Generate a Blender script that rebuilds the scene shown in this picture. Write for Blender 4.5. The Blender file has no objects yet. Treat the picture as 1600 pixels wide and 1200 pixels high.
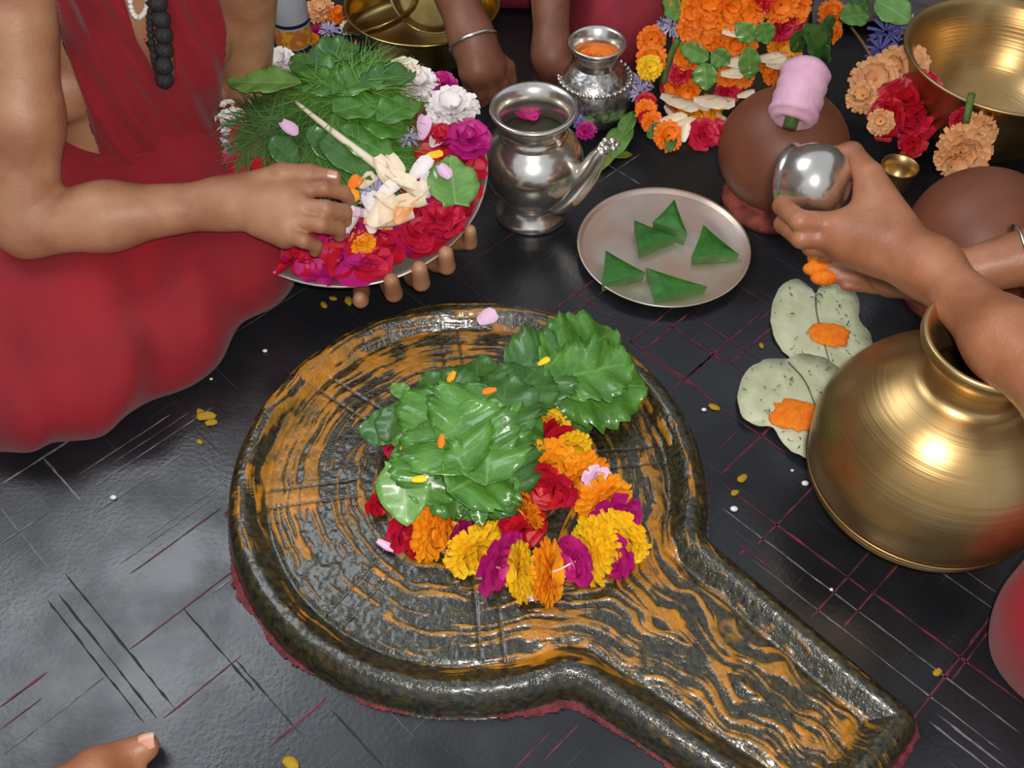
import bpy, math, random
import numpy as np
from mathutils import Vector, Matrix

# ------------------------------------------------------------------ camera, world, lights
scene = bpy.context.scene
H, PITCH, FPX = 1.12, math.radians(51), 1600.0
cam_d = bpy.data.cameras.new('camera'); cam = bpy.data.objects.new('camera', cam_d)
scene.collection.objects.link(cam)
cam.location = (0, 0, H); cam.rotation_euler = (math.pi/2 - PITCH, 0, 0)
cam_d.sensor_width = 36; cam_d.lens = 36*FPX/1600; cam_d.clip_start = .02
scene.camera = cam
scene.view_settings.view_transform = 'Standard'; scene.view_settings.look = 'None'
scene.view_settings.exposure = 0.0; scene.view_settings.gamma = 1
scene.view_settings.use_curve_mapping = False
world = bpy.data.worlds.new('world'); scene.world = world; world.use_nodes = True
world.node_tree.nodes['Background'].inputs[0].default_value = (.80, .88, 1.0, 1)
world.node_tree.nodes['Background'].inputs[1].default_value = .62
fl = bpy.data.lights.new('camera_flash', 'POINT'); fl.energy = 50; fl.shadow_soft_size = .03; fl.color = (1, .95, .88)
flo = bpy.data.objects.new('camera_flash', fl); flo.location = (.03, -.01, 1.19); scene.collection.objects.link(flo)
ar = bpy.data.lights.new('doorway_light', 'AREA'); ar.energy = 26; ar.size = 1.5; ar.size_y = 1.1; ar.shape = 'RECTANGLE'
ar.color = (.88, .95, 1)
aro = bpy.data.objects.new('doorway_light', ar); aro.location = (-1.5, 1.75, 2.7); scene.collection.objects.link(aro)
aro.rotation_euler = (Vector((-.3, .6, 0)) - Vector((-1.5, 1.75, 2.7))).to_track_quat('-Z', 'Y').to_euler()

# ------------------------------------------------------------------ helpers
C = scene.collection
rnd = random.Random(7)
FW = np.array([0, math.cos(PITCH), -math.sin(PITCH)]); UP = np.array([0, math.sin(PITCH), math.cos(PITCH)])
RT = np.array([1., 0, 0]); CAM = np.array([0, 0, H])
def ray(px, py): return FW + RT*(px-800)/FPX + UP*(600-py)/FPX
def P(px, py, z=0.):                       # where a sight line meets the level z
    d = ray(px, py); return CAM + d*((z-H)/d[2])
def Pp(px, py, c, n):                      # where a sight line meets a plane
    d = ray(px, py); n = np.asarray(n); return CAM + d*(np.dot(np.asarray(c)-CAM, n)/np.dot(d, n))
def unit(v): v = np.asarray(v, float); return v/np.linalg.norm(v)
def lin(c): return tuple((x/255/12.92 if x/255 <= .04045 else ((x/255+.055)/1.055)**2.4) for x in c)

def mesh(name, v, f, mat=None, parent=None, smooth=True, mats=None, midx=None):
    me = bpy.data.meshes.new(name)
    v = np.asarray(v, np.float32).reshape(-1, 3)
    if isinstance(f, np.ndarray):
        n, k = f.shape
        me.vertices.add(len(v)); me.vertices.foreach_set('co', v.ravel())
        me.loops.add(n*k); me.loops.foreach_set('vertex_index', f.astype(np.int32).ravel())
        me.polygons.add(n); me.polygons.foreach_set('loop_start', np.arange(0, n*k, k, dtype=np.int32))
        me.update(calc_edges=True)
    else:
        me.from_pydata(v.tolist(), [], f)
    if smooth and len(me.polygons): me.polygons.foreach_set('use_smooth', np.ones(len(me.polygons), bool))
    for m in (mats or ([mat] if mat else [])): me.materials.append(M[m])
    if midx is not None: me.polygons.foreach_set('material_index', np.asarray(midx, np.int32))
    me.validate(); me.update()
    return link(name, me, parent)
def link(name, me, parent=None, mw=None):
    o = bpy.data.objects.new(name, me); C.objects.link(o)
    if parent is not None:
        o.parent = parent
    if mw is not None: o.matrix_basis = mw
    return o
def tag(o, label, cat=None, group=None, kind=None):
    o['label'] = label
    if cat: o['category'] = cat
    if group: o['group'] = group
    if kind: o['kind'] = kind
    return o
def thing(name, label, cat, loc=(0, 0, 0), group=None, rot=None):
    o = bpy.data.objects.new(name, None); C.objects.link(o); o.location = [float(x) for x in loc]
    if rot is not None: o.rotation_euler = rot
    o.empty_display_size = .02
    return tag(o, label, cat, group)
def frame(o, y, z):                         # 4x4 with local Y along y and local Z near z
    y = unit(y); x = unit(np.cross(y, z)); z = np.cross(x, y)
    m = Matrix.Identity(4)
    for i in range(3): m[i][0] = x[i]; m[i][1] = y[i]; m[i][2] = z[i]; m[i][3] = o[i]
    return m
def lathe(prof, seg=48, cap0=False, cap1=False):
    prof = np.array(prof, float); n = len(prof)
    a = np.linspace(0, 2*math.pi, seg, endpoint=False)
    v = np.stack([np.outer(prof[:, 0], np.cos(a)), np.outer(prof[:, 0], np.sin(a)), np.repeat(prof[:, 1][:, None], seg, 1)], -1).reshape(-1, 3)
    f = [(i*seg+j, i*seg+(j+1) % seg, (i+1)*seg+(j+1) % seg, (i+1)*seg+j) for i in range(n-1) for j in range(seg)]
    if cap0: f.append(tuple(range(seg))[::-1])
    if cap1: f.append(tuple((n-1)*seg+j for j in range(seg)))
    return v, f
def spline(pts, n=40):                      # Catmull-Rom through points
    p = np.array(pts, float); p = np.vstack([2*p[0]-p[1], p, 2*p[-1]-p[-2]]); out = []
    m = len(p)-3
    for s in np.linspace(0, m-1e-6, n):
        i = int(s); t = s-i; a, b, c, d = p[i:i+4]
        out.append(.5*((2*b)+(-a+c)*t+(2*a-5*b+4*c-d)*t*t+(-a+3*b-3*c+d)*t**3))
    return np.array(out)
def tube(pts, r, seg=10):
    p = np.asarray(pts, float); n = len(p); r = np.broadcast_to(r, (n,))
    t = np.gradient(p, axis=0); v = []
    u = np.array([0, 0, 1.]) if abs(unit(t[0])[2]) < .9 else np.array([1., 0, 0])
    for i in range(n):
        ti = unit(t[i]); u = unit(u-ti*np.dot(u, ti)); w = np.cross(ti, u)
        for j in range(seg):
            a = 2*math.pi*j/seg; v.append(p[i]+r[i]*(u*math.cos(a)+w*math.sin(a)))
    f = [(i*seg+j, i*seg+(j+1) % seg, (i+1)*seg+(j+1) % seg, (i+1)*seg+j) for i in range(n-1) for j in range(seg)]
    f.append(tuple(range(seg))[::-1]); f.append(tuple((n-1)*seg+j for j in range(seg)))
    return np.array(v), f
def ball(c, r, seg=10, rings=7):
    a = np.linspace(-math.pi/2, math.pi/2, rings)
    prof = [(max(1e-5, math.cos(x)), math.sin(x)) for x in a]
    v, f = lathe(prof, seg); r = np.broadcast_to(r, (3,)); return v*r+np.asarray(c), f
def join(parts):
    V, F, k = [], [], 0
    for v, f in parts:
        V.append(np.asarray(v)); F += [tuple(i+k for i in q) for q in f]; k += len(v)
    return np.vstack(V), F

# --- noise
_perm = np.random.RandomState(3).rand(1 << 16)
def _h(i, j, k): return _perm[(i*73856093 ^ j*19349663 ^ k*83492791) & 65535]
def noise3(x, y, z):
    x, y, z = np.broadcast_arrays(x, y, z)
    i, j, k = np.floor(x).astype(np.int64), np.floor(y).astype(np.int64), np.floor(z).astype(np.int64)
    u, v, w = x-i, y-j, z-k
    u, v, w = u*u*(3-2*u), v*v*(3-2*v), w*w*(3-2*w); r = 0
    for a, ua in ((0, 1-u), (1, u)):
        for b, vb in ((0, 1-v), (1, v)):
            for c, wc in ((0, 1-w), (1, w)):
                r = r+_h(i+a, j+b, k+c)*ua*vb*wc
    return r*2-1
def sstep(a, b, x): t = np.clip((x-a)/(b-a), 0, 1); return t*t*(3-2*t)

# --- signed distance shapes for bodies and cloth
def cap(a, b, ra, rb=None): 
    a, b = np.array(a, float), np.array(b, float); rb = ra if rb is None else rb
    return ('c', a, b, ra, rb, (a+b)/2, np.linalg.norm(b-a)/2+max(ra, rb))
def ell(c, r, R=None):
    c = np.array(c, float); r = np.array(r, float)
    return ('e', c, r, np.eye(3) if R is None else np.array(R), c, r.max())
def U(k, *n): return ('u', k, list(n))
def chain(pts, rad, k=.003): return U(k, *[cap(pts[i], pts[i+1], rad[i], rad[i+1]) for i in range(len(pts)-1)])
def smin(a, b, k):
    if k <= 0: return np.minimum(a, b)
    h = np.clip(.5+.5*(b-a)/k, 0, 1); return b*(1-h)+a*h-k*h*(1-h)
def ev(n, p, c=None, R=None):
    if n[0] == 'u':
        r = None
        for ch in n[2]:
            d = ev(ch, p, c, R)
            if d is None: continue
            r = d if r is None else smin(r, d, n[1])
        return r
    if c is not None and np.linalg.norm(n[5 if n[0] == 'c' else 4]-c)-n[-1] > R+.09: return None
    if n[0] == 'c':
        _, a, b, ra, rb, _, _ = n
        ab = b-a; t = np.clip((p-a)@ab/max(ab@ab, 1e-9), 0, 1)
        return np.linalg.norm(p-a-t[:, None]*ab, axis=1)-(ra+t*(rb-ra))
    _, ce, r, Rm, _, _ = n
    q = (p-ce)@Rm; k0 = np.linalg.norm(q/r, axis=1); k1 = np.linalg.norm(q/(r*r), axis=1)
    return np.where(k1 > 1e-6, k0*(k0-1)/np.maximum(k1, 1e-6), -r.min())
def bounds(n):
    if n[0] == 'u':
        b = [bounds(c) for c in n[2]]; return np.min([x[0] for x in b], 0), np.max([x[1] for x in b], 0)
    c, r = (n[5], n[6]) if n[0] == 'c' else (n[4], n[5]); return c-r, c+r
def sdf_fn(node):
    def fn(p, c=None, R=None):
        d = ev(node, p, c, R); return np.full(len(p), .2) if d is None else d
    return fn
def net(fn, lo, hi, h, nb=18, lip=1.25):    # sparse surface nets
    lo, hi = np.asarray(lo)-2*h, np.asarray(hi)+2*h
    NB = np.ceil((hi-lo)/(h*nb)).astype(int); G = NB*nb+4
    idx = np.stack(np.meshgrid(*[np.arange(x) for x in NB], indexing='ij'), -1).reshape(-1, 3)
    cen = lo+(idx+.5)*nb*h; rad = .5*math.sqrt(3)*nb*h
    act = idx[np.abs(fn(cen)) < rad*lip+.004]
    g = np.arange(nb+1); gx, gy, gz = np.meshgrid(g, g, g, indexing='ij')
    base = np.stack([gx, gy, gz], -1).reshape(-1, 3)
    ids, pos, quads = [], [], []
    corners = [(a, b, c) for a in (0, 1) for b in (0, 1) for c in (0, 1)]
    edges = [(a, b) for a in range(8) for b in range(a+1, 8) if sum(abs(corners[a][i]-corners[b][i]) for i in range(3)) == 1]
    key = lambda q: ((q[..., 0]+1)*G[1]+(q[..., 1]+1))*G[2]+(q[..., 2]+1)
    for bi in act:
        o = bi*nb; pts = lo+(base+o)*h
        V = fn(pts, lo+(bi+.5)*nb*h, rad).reshape((nb+1,)*3)
        S = V < 0
        if S.all() or not S.any(): continue
        cs = np.stack([S[a:nb+a, b:nb+b, c:nb+c] for a, b, c in corners])
        mix = cs.any(0) & ~cs.all(0); ci = np.argwhere(mix)
        if len(ci):
            cv = np.stack([V[ci[:, 0]+a, ci[:, 1]+b, ci[:, 2]+c] for a, b, c in corners], 1)
            acc = np.zeros((len(ci), 3)); cnt = np.zeros(len(ci))
            for a, b in edges:
                va, vb = cv[:, a], cv[:, b]; m = (va < 0) != (vb < 0)
                t = np.where(m, va/np.where(m, va-vb, 1), 0)[:, None]
                ca, cb = np.array(corners[a]), np.array(corners[b])
                acc += m[:, None]*(ca+t*(cb-ca)); cnt += m
            ids.append(key(ci+o)); pos.append(lo+(ci+o+acc/cnt[:, None])*h)
        for ax in range(3):
            sl0 = [slice(0, nb)]*3; sl1 = [slice(0, nb)]*3; sl1[ax] = slice(1, nb+1)
            A, B = S[tuple(sl0)], S[tuple(sl1)]; e = np.argwhere(A != B)
            if not len(e): continue
            ins = A[e[:, 0], e[:, 1], e[:, 2]]; e = e+o
            u, w = (ax+1) % 3, (ax+2) % 3; q = []
            for du, dw in ((-1, -1), (0, -1), (0, 0), (-1, 0)):
                x = e.copy(); x[:, u] += du; x[:, w] += dw; q.append(key(x))
            q = np.stack(q, 1); q[~ins] = q[~ins][:, ::-1]; quads.append(q)
    ids = np.concatenate(ids); pos = np.concatenate(pos); quads = np.concatenate(quads)
    s = np.argsort(ids); ids, pos = ids[s], pos[s]
    k = np.clip(np.searchsorted(ids, quads), 0, len(ids)-1); ok = (ids[k] == quads).all(1)
    return pos, k[ok]
def body(name, node, h, mat, parent=None, fn=None, pad=.01):
    lo, hi = bounds(node); v, f = net(fn or sdf_fn(node), lo-pad, hi+pad, h)
    return mesh(name, v, f, mat, parent)
def march(px, py, fn, off=0.):              # first surface point on a sight line, and its normal
    d = unit(ray(px, py)); t = .5
    for _ in range(160):
        s = fn((CAM+d*t)[None])[0]-off; t += s*.8
        if s < 3e-4: break
        if t > 4: return None, None
    p = CAM+d*t; e = 1e-3
    n = np.array([fn((p+np.eye(3)[i]*e)[None])[0]-fn((p-np.eye(3)[i]*e)[None])[0] for i in range(3)])
    return p, unit(n)

# ------------------------------------------------------------------ materials
M = {}
def mat(name, col, rough=.5, metal=0., col2=None, nscale=30., ndetail=4., bump=0., bscale=200., spec=.5, sss=0., sheen=0., coat=0., lo=.35, hi=.65, uvvein=False):
    m = bpy.data.materials.new(name); m.use_nodes = True; nt = m.node_tree; N, L = nt.nodes, nt.links
    b = N['Principled BSDF']; b.inputs['Roughness'].default_value = rough; b.inputs['Metallic'].default_value = metal
    b.inputs['Specular IOR Level'].default_value = spec
    if sss: b.inputs['Subsurface Weight'].default_value = sss; b.inputs['Subsurface Radius'].default_value = (.012, .005, .003); b.inputs['Subsurface Scale'].default_value = 1.
    if sheen: b.inputs['Sheen Weight'].default_value = sheen
    if coat: b.inputs['Coat Weight'].default_value = coat; b.inputs['Coat Roughness'].default_value = .12
    tc = N.new('ShaderNodeTexCoord')
    n = N.new('ShaderNodeTexNoise'); n.inputs['Scale'].default_value = nscale; n.inputs['Detail'].default_value = ndetail
    L.new(tc.outputs['Object'], n.inputs['Vector'])
    r = N.new('ShaderNodeValToRGB'); r.color_ramp.elements[0].position = lo; r.color_ramp.elements[1].position = hi
    r.color_ramp.elements[0].color = (*lin(col), 1); r.color_ramp.elements[1].color = (*lin(col2 or col), 1)
    L.new(n.outputs['Fac'], r.inputs['Fac']); out = r.outputs['Color']
    if uvvein:
        uv = N.new('ShaderNodeUVMap'); sp = N.new('ShaderNodeSeparateXYZ'); L.new(uv.outputs['UV'], sp.inputs[0])
        def mth(op, a, bb=None):
            k = N.new('ShaderNodeMath'); k.operation = op
            for i, s in enumerate((a, bb)):
                if s is None: continue
                if isinstance(s, (int, float)): k.inputs[i].default_value = s
                else: L.new(s, k.inputs[i])
            return k.outputs[0]
        au = mth('ABSOLUTE', mth('SUBTRACT', sp.outputs[0], .5))
        mid = mth('LESS_THAN', au, .022)
        side = mth('LESS_THAN', mth('ABSOLUTE', mth('SUBTRACT', mth('FRACT', mth('MULTIPLY', mth('SUBTRACT', sp.outputs[1], mth('MULTIPLY', au, .55)), 8.)), .5)), .05)
        ve = mth('MAXIMUM', mid, mth('MULTIPLY', side, .55))
        mx = N.new('ShaderNodeMix'); mx.data_type = 'RGBA'; L.new(mth('MULTIPLY', ve, .55), mx.inputs[0]); L.new(out, mx.inputs[6])
        mx.inputs[7].default_value = (*lin(uvvein), 1); out = mx.outputs[2]
    L.new(out, b.inputs['Base Color'])
    if bump:
        bn = N.new('ShaderNodeTexNoise'); bn.inputs['Scale'].default_value = bscale; bn.inputs['Detail'].default_value = 3
        L.new(tc.outputs['Object'], bn.inputs['Vector'])
        bp = N.new('ShaderNodeBump'); bp.inputs['Strength'].default_value = bump; bp.inputs['Distance'].default_value = .002
        L.new(bn.outputs['Fac'], bp.inputs['Height']); L.new(bp.outputs['Normal'], b.inputs['Normal'])
    M[name] = m; return m
mat('skin_tan', (184, 134, 100), .5, col2=(158, 104, 72), nscale=14, bump=.25, bscale=240, sss=.08)
mat('skin_brown', (172, 114, 82), .45, col2=(146, 90, 60), nscale=18, bump=.25, bscale=240, sss=.08)
mat('skin_far', (142, 92, 70), .5, col2=(118, 70, 50), nscale=16, bump=.2, bscale=240, sss=.05)
mat('nail', (214, 160, 138), .3, col2=(196, 138, 112), coat=.3)
mat('hair', (22, 18, 16), .5, col2=(40, 34, 30), nscale=60)
mat('lips', (120, 62, 52), .5, col2=(104, 52, 44))
mat('eye_white', (226, 222, 214), .3)
mat('red_cloth', (150, 11, 27), .85, col2=(132, 8, 24), nscale=9, bump=.35, bscale=420, sheen=.15)
mat('far_red_cloth', (150, 36, 50), .85, col2=(126, 26, 42), nscale=22, bump=.3, bscale=420)
mat('magenta_cloth', (176, 40, 110), .8, col2=(150, 28, 90), bump=.3, bscale=420)
mat('silver', (240, 234, 224), .21, .95, col2=(214, 204, 190), nscale=18, bump=.05, bscale=90)
mat('silver_engraved', (222, 218, 210), .32, .92, col2=(140, 136, 128), nscale=120, bump=.5, bscale=160)
mat('steel', (226, 216, 206), .36, .72, col2=(214, 182, 160), nscale=9, bump=.03, bscale=60)
mat('brass_dark', (206, 178, 108), .25, 1., col2=(166, 138, 78), nscale=16, bump=.05, bscale=60)
mat('clay', (126, 72, 48), .5, col2=(112, 60, 38), nscale=12, bump=.12, bscale=150)
mat('clay_rim', (158, 76, 58), .8, col2=(112, 46, 38), nscale=60, bump=.8, bscale=160)
mat('leaf_dark', (62, 112, 36), .3, col2=(92, 146, 54), nscale=22, uvvein=(120, 160, 84), bump=.35, bscale=120, coat=.35)
mat('leaf_deep', (54, 96, 40), .35, col2=(78, 124, 54), nscale=22, uvvein=(92, 130, 70), bump=.35, bscale=120, coat=.3)
mat('leaf_light', (94, 142, 62), .4, col2=(120, 164, 84), nscale=24, uvvein=(160, 188, 112), bump=.2, bscale=120, coat=.15)
mat('leaf_yellow', (128, 142, 40), .45, col2=(96, 124, 40), nscale=24, uvvein=(170, 180, 90))
mat('paan', (34, 94, 22), .45, col2=(52, 118, 30), nscale=40, bump=.3, bscale=140, coat=.1)
mat('paan_under', (96, 138, 76), .5, col2=(70, 116, 54), nscale=40)
mat('grass_a', (74, 124, 40), .6, col2=(108, 156, 58), nscale=14)
mat('grass_b', (60, 92, 42), .6, col2=(92, 126, 60), nscale=14)
mat('orange', (255, 152, 8), .6, col2=(255, 176, 26), nscale=40, sss=.05)
mat('deep_orange', (250, 116, 6), .6, col2=(255, 142, 16), nscale=40, sss=.05)
mat('yellow', (255, 196, 8), .6, col2=(255, 216, 40), nscale=40, sss=.05)
mat('rose_red', (196, 16, 48), .5, col2=(214, 32, 70), nscale=50, sss=.05)
mat('scarlet', (214, 26, 40), .5, col2=(190, 12, 40), nscale=50, sss=.05)
mat('magenta', (176, 16, 110), .5, col2=(206, 36, 136), nscale=50, sss=.05)
mat('white_petal', (242, 232, 228), .6, col2=(250, 240, 238), nscale=50, sss=.05)
mat('cream_petal', (242, 222, 190), .6, col2=(248, 232, 208), nscale=40, sss=.05)
mat('pink_petal', (232, 184, 216), .55, col2=(240, 206, 228), nscale=60, sss=.05)
mat('lavender', (178, 166, 206), .6, col2=(206, 198, 224), nscale=60)
mat('violet', (96, 92, 168), .6, col2=(130, 126, 196), nscale=60)
mat('peach', (238, 172, 112), .65, col2=(246, 190, 136), nscale=60)
mat('pink_roll', (232, 182, 202), .8, col2=(220, 164, 188), nscale=30, bump=.5, bscale=140)
mat('stem', (96, 118, 50), .6, col2=(70, 94, 40))
mat('dry_stem', (150, 110, 66), .6, col2=(120, 84, 48))
mat('dark_core', (58, 44, 30), .7, col2=(40, 52, 26), nscale=40)
mat('pale_leaf', (206, 206, 172), .55, col2=(182, 186, 146), nscale=26, bump=.5, bscale=90)
mat('leaf_speck', (110, 114, 84), .7, col2=(64, 68, 48))
mat('orange_powder', (248, 140, 10), .8, col2=(240, 112, 6), nscale=120, bump=.6, bscale=300)
mat('vermilion', (122, 34, 40), .7, col2=(84, 24, 32), nscale=90, bump=.8, bscale=300)
mat('red_line', (118, 34, 54), .7, col2=(62, 24, 38), nscale=60)
mat('grey_line', (128, 120, 122), .5, col2=(74, 72, 78), nscale=60)
mat('groove', (26, 27, 30), .7, col2=(18, 18, 20), nscale=60)
mat('turmeric', (176, 140, 20), .8, col2=(150, 116, 16))
mat('bead_dark', (52, 46, 46), .55, col2=(30, 26, 28), nscale=300, bump=1., bscale=500)
mat('bead_white', (232, 226, 220), .3, coat=.3)
mat('copper', (190, 112, 70), .25, 1.)
mat('bottle_white', (206, 210, 218), .45, col2=(194, 198, 208))
mat('navy', (30, 32, 66), .5)
mat('label_yellow', (236, 178, 40), .5, col2=(214, 120, 60), nscale=70, lo=.48, hi=.52)
mat('sheer_cloth', (96, 86, 78), .8, col2=(76, 68, 70), nscale=30, bump=.4, bscale=200)

# brass with turned rings
def brass():
    m = mat('brass', (204, 172, 118), .3, .95, col2=(184, 146, 92), nscale=9)
    nt = m.node_tree; N, L = nt.nodes, nt.links; b = N['Principled BSDF']
    tc = N.new('ShaderNodeTexCoord'); mp = N.new('ShaderNodeMapping'); mp.inputs['Scale'].default_value = (2, 2, 260)
    L.new(tc.outputs['Object'], mp.inputs[0]); n = N.new('ShaderNodeTexNoise'); n.inputs['Scale'].default_value = 1; n.inputs['Detail'].default_value = 3
    L.new(mp.outputs[0], n.inputs['Vector'])
    bp = N.new('ShaderNodeBump'); bp.inputs['Strength'].default_value = .22; bp.inputs['Distance'].default_value = .002
    L.new(n.outputs['Fac'], bp.inputs['Height']); L.new(bp.outputs['Normal'], b.inputs['Normal'])
    mr = N.new('ShaderNodeMapRange'); mr.inputs[3].default_value = .24; mr.inputs[4].default_value = .46
    n2 = N.new('ShaderNodeTexNoise'); n2.inputs['Scale'].default_value = 20; L.new(tc.outputs['Object'], n2.inputs['Vector'])
    L.new(n2.outputs['Fac'], mr.inputs[0]); L.new(mr.outputs[0], b.inputs['Roughness'])
brass()

# black polished stone floor with faint scratches
def floor_mat():
    m = bpy.data.materials.new('black_stone'); m.use_nodes = True; nt = m.node_tree; N, L = nt.nodes, nt.links; b = N['Principled BSDF']
    tc = N.new('ShaderNodeTexCoord')
    n = N.new('ShaderNodeTexNoise'); n.inputs['Scale'].default_value = 6; n.inputs['Detail'].default_value = 8; L.new(tc.outputs['Object'], n.inputs[0])
    r = N.new('ShaderNodeValToRGB'); r.color_ramp.elements[0].color = (*lin((22, 23, 26)), 1); r.color_ramp.elements[1].color = (*lin((36, 37, 41)), 1)
    r.color_ramp.elements[0].position = .3; r.color_ramp.elements[1].position = .7
    L.new(n.outputs['Fac'], r.inputs[0]); col = r.outputs[0]
    for ang, sc, seed in ((45, 30, 0), (-45, 26, 7), (45, 62, 3), (-45, 70, 11)):
        mp = N.new('ShaderNodeMapping'); mp.inputs['Rotation'].default_value = (0, 0, math.radians(ang)); mp.inputs['Location'].default_value = (seed, seed*.37, 0)
        L.new(tc.outputs['Object'], mp.inputs[0])
        sp = N.new('ShaderNodeSeparateXYZ'); L.new(mp.outputs[0], sp.inputs[0])
        v = N.new('ShaderNodeTexVoronoi'); v.voronoi_dimensions = '1D'; v.feature = 'DISTANCE_TO_EDGE'; v.inputs['Scale'].default_value = sc; L.new(sp.outputs[0], v.inputs['W'])
        lt = N.new('ShaderNodeMath'); lt.operation = 'LESS_THAN'; L.new(v.outputs[0], lt.inputs[0]); lt.inputs[1].default_value = .0006*sc
        mp2 = N.new('ShaderNodeMapping'); mp2.inputs['Scale'].default_value = (40, 7, 1); L.new(mp.outputs[0], mp2.inputs[0])
        k = N.new('ShaderNodeTexNoise'); k.inputs['Scale'].default_value = 1; k.inputs['Detail'].default_value = 4; L.new(mp2.outputs[0], k.inputs[0])
        ss = N.new('ShaderNodeMapRange'); ss.inputs[1].default_value = .6; ss.inputs[2].default_value = .75; ss.inputs[4].default_value = .4; L.new(k.outputs[0], ss.inputs[0])
        mu = N.new('ShaderNodeMath'); mu.operation = 'MULTIPLY'; L.new(lt.outputs[0], mu.inputs[0]); L.new(ss.outputs[0], mu.inputs[1])
        mx = N.new('ShaderNodeMix'); mx.data_type = 'RGBA'; L.new(mu.outputs[0], mx.inputs[0]); L.new(col, mx.inputs[6])
        mx.inputs[7].default_value = (*lin((112, 100, 106)), 1); col = mx.outputs[2]
    L.new(col, b.inputs['Base Color'])
    n2 = N.new('ShaderNodeTexNoise'); n2.inputs['Scale'].default_value = 9; n2.inputs['Detail'].default_value = 6; L.new(tc.outputs['Object'], n2.inputs[0])
    mr = N.new('ShaderNodeMapRange'); mr.inputs[1].default_value = .35; mr.inputs[2].default_value = .68; mr.inputs[3].default_value = .16; mr.inputs[4].default_value = .42
    L.new(n2.outputs[0], mr.inputs[0]); L.new(mr.outputs[0], b.inputs['Roughness'])
    bn = N.new('ShaderNodeTexNoise'); bn.inputs['Scale'].default_value = 160; bn.inputs['Detail'].default_value = 4; L.new(tc.outputs['Object'], bn.inputs[0])
    bp = N.new('ShaderNodeBump'); bp.inputs['Strength'].default_value = .22; bp.inputs['Distance'].default_value = .0015; L.new(bn.outputs[0], bp.inputs['Height'])
    L.new(bp.outputs[0], b.inputs['Normal']); b.inputs['Specular IOR Level'].default_value = .6
    M['black_stone'] = m
floor_mat()
def yoni_mat():
    m = bpy.data.materials.new('pasted_stone'); m.use_nodes = True; nt = m.node_tree; N, L = nt.nodes, nt.links; b = N['Principled BSDF']
    at = N.new('ShaderNodeAttribute'); at.attribute_name = 'paste'
    tc = N.new('ShaderNodeTexCoord')
    n = N.new('ShaderNodeTexNoise'); n.inputs['Scale'].default_value = 130; n.inputs['Detail'].default_value = 4; L.new(tc.outputs['Object'], n.inputs[0])
    r1 = N.new('ShaderNodeValToRGB'); r1.color_ramp.elements[0].color = (*lin((22, 22, 19)), 1); r1.color_ramp.elements[1].color = (*lin((66, 60, 30)), 1)
    r1.color_ramp.elements[0].position = .35; r1.color_ramp.elements[1].position = .7; L.new(n.outputs[0], r1.inputs[0])
    r2 = N.new('ShaderNodeValToRGB'); r2.color_ramp.elements[0].color = (*lin((112, 82, 12)), 1); r2.color_ramp.elements[1].color = (*lin((202, 128, 8)), 1)
    r2.color_ramp.elements[0].position = .36; r2.color_ramp.elements[1].position = .66
    nb = N.new('ShaderNodeTexNoise'); nb.inputs['Scale'].default_value = 22; nb.inputs['Detail'].default_value = 6; nb.inputs['Roughness'].default_value = .7; L.new(tc.outputs['Object'], nb.inputs[0]); L.new(nb.outputs[0], r2.inputs[0])
    mx = N.new('ShaderNodeMix'); mx.data_type = 'RGBA'; L.new(at.outputs['Fac'], mx.inputs[0]); L.new(r1.outputs[0], mx.inputs[6]); L.new(r2.outputs[0], mx.inputs[7])
    L.new(mx.outputs[2], b.inputs['Base Color'])
    mr = N.new('ShaderNodeMapRange'); mr.inputs[3].default_value = .16; mr.inputs[4].default_value = .42; L.new(at.outputs['Fac'], mr.inputs[0]); L.new(mr.outputs[0], b.inputs['Roughness'])
    n3 = N.new('ShaderNodeTexNoise'); n3.inputs['Scale'].default_value = 330; n3.inputs['Detail'].default_value = 3; L.new(tc.outputs['Object'], n3.inputs[0])
    bp = N.new('ShaderNodeBump'); bp.inputs['Strength'].default_value = .6; bp.inputs['Distance'].default_value = .002; L.new(n3.outputs[0], bp.inputs['Height'])
    L.new(bp.outputs[0], b.inputs['Normal']); b.inputs['Specular IOR Level'].default_value = .6
    mc = N.new('ShaderNodeMapRange'); mc.inputs[3].default_value = .65; mc.inputs[4].default_value = .25; L.new(at.outputs['Fac'], mc.inputs[0]); L.new(mc.outputs[0], b.inputs['Coat Weight'])
    b.inputs['Coat Roughness'].default_value = .16
    M['pasted_stone'] = m
yoni_mat()

# ------------------------------------------------------------------ the floor
fv = [(-3, -1.2, -.03), (3, -1.2, -.03), (3, 4, -.03), (-3, 4, -.03), (-3, -1.2, 0), (3, -1.2, 0), (3, 4, 0), (-3, 4, 0)]
floor = mesh('floor', fv, [(3, 2, 1, 0), (4, 5, 6, 7), (0, 1, 5, 4), (1, 2, 6, 5), (2, 3, 7, 6), (3, 0, 4, 7)], 'black_stone', smooth=False)
tag(floor, 'black polished stone floor with crossing scratched lines', kind='structure')

mat('plaster', (150, 140, 128), .9, col2=(128, 118, 108), nscale=3, bump=.3, bscale=40)
for nm, x0, x1, y0, y1 in (('wall_back', -3, 3, 4, 4.1), ('wall_left', -3.1, -3, -1.2, 4.1), ('wall_right', 3, 3.1, -1.2, 4.1)):
    wv = [(x, y, z) for z in (-.03, 2.9) for x, y in ((x0, y0), (x1, y0), (x1, y1), (x0, y1))]
    tag(mesh(nm, wv, [(3, 2, 1, 0), (4, 5, 6, 7), (0, 1, 5, 4), (1, 2, 6, 5), (2, 3, 7, 6), (3, 0, 4, 7)], 'plaster', smooth=False), 'plain plastered wall at the '+nm.split('_')[1]+' of the room', kind='structure')

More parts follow.
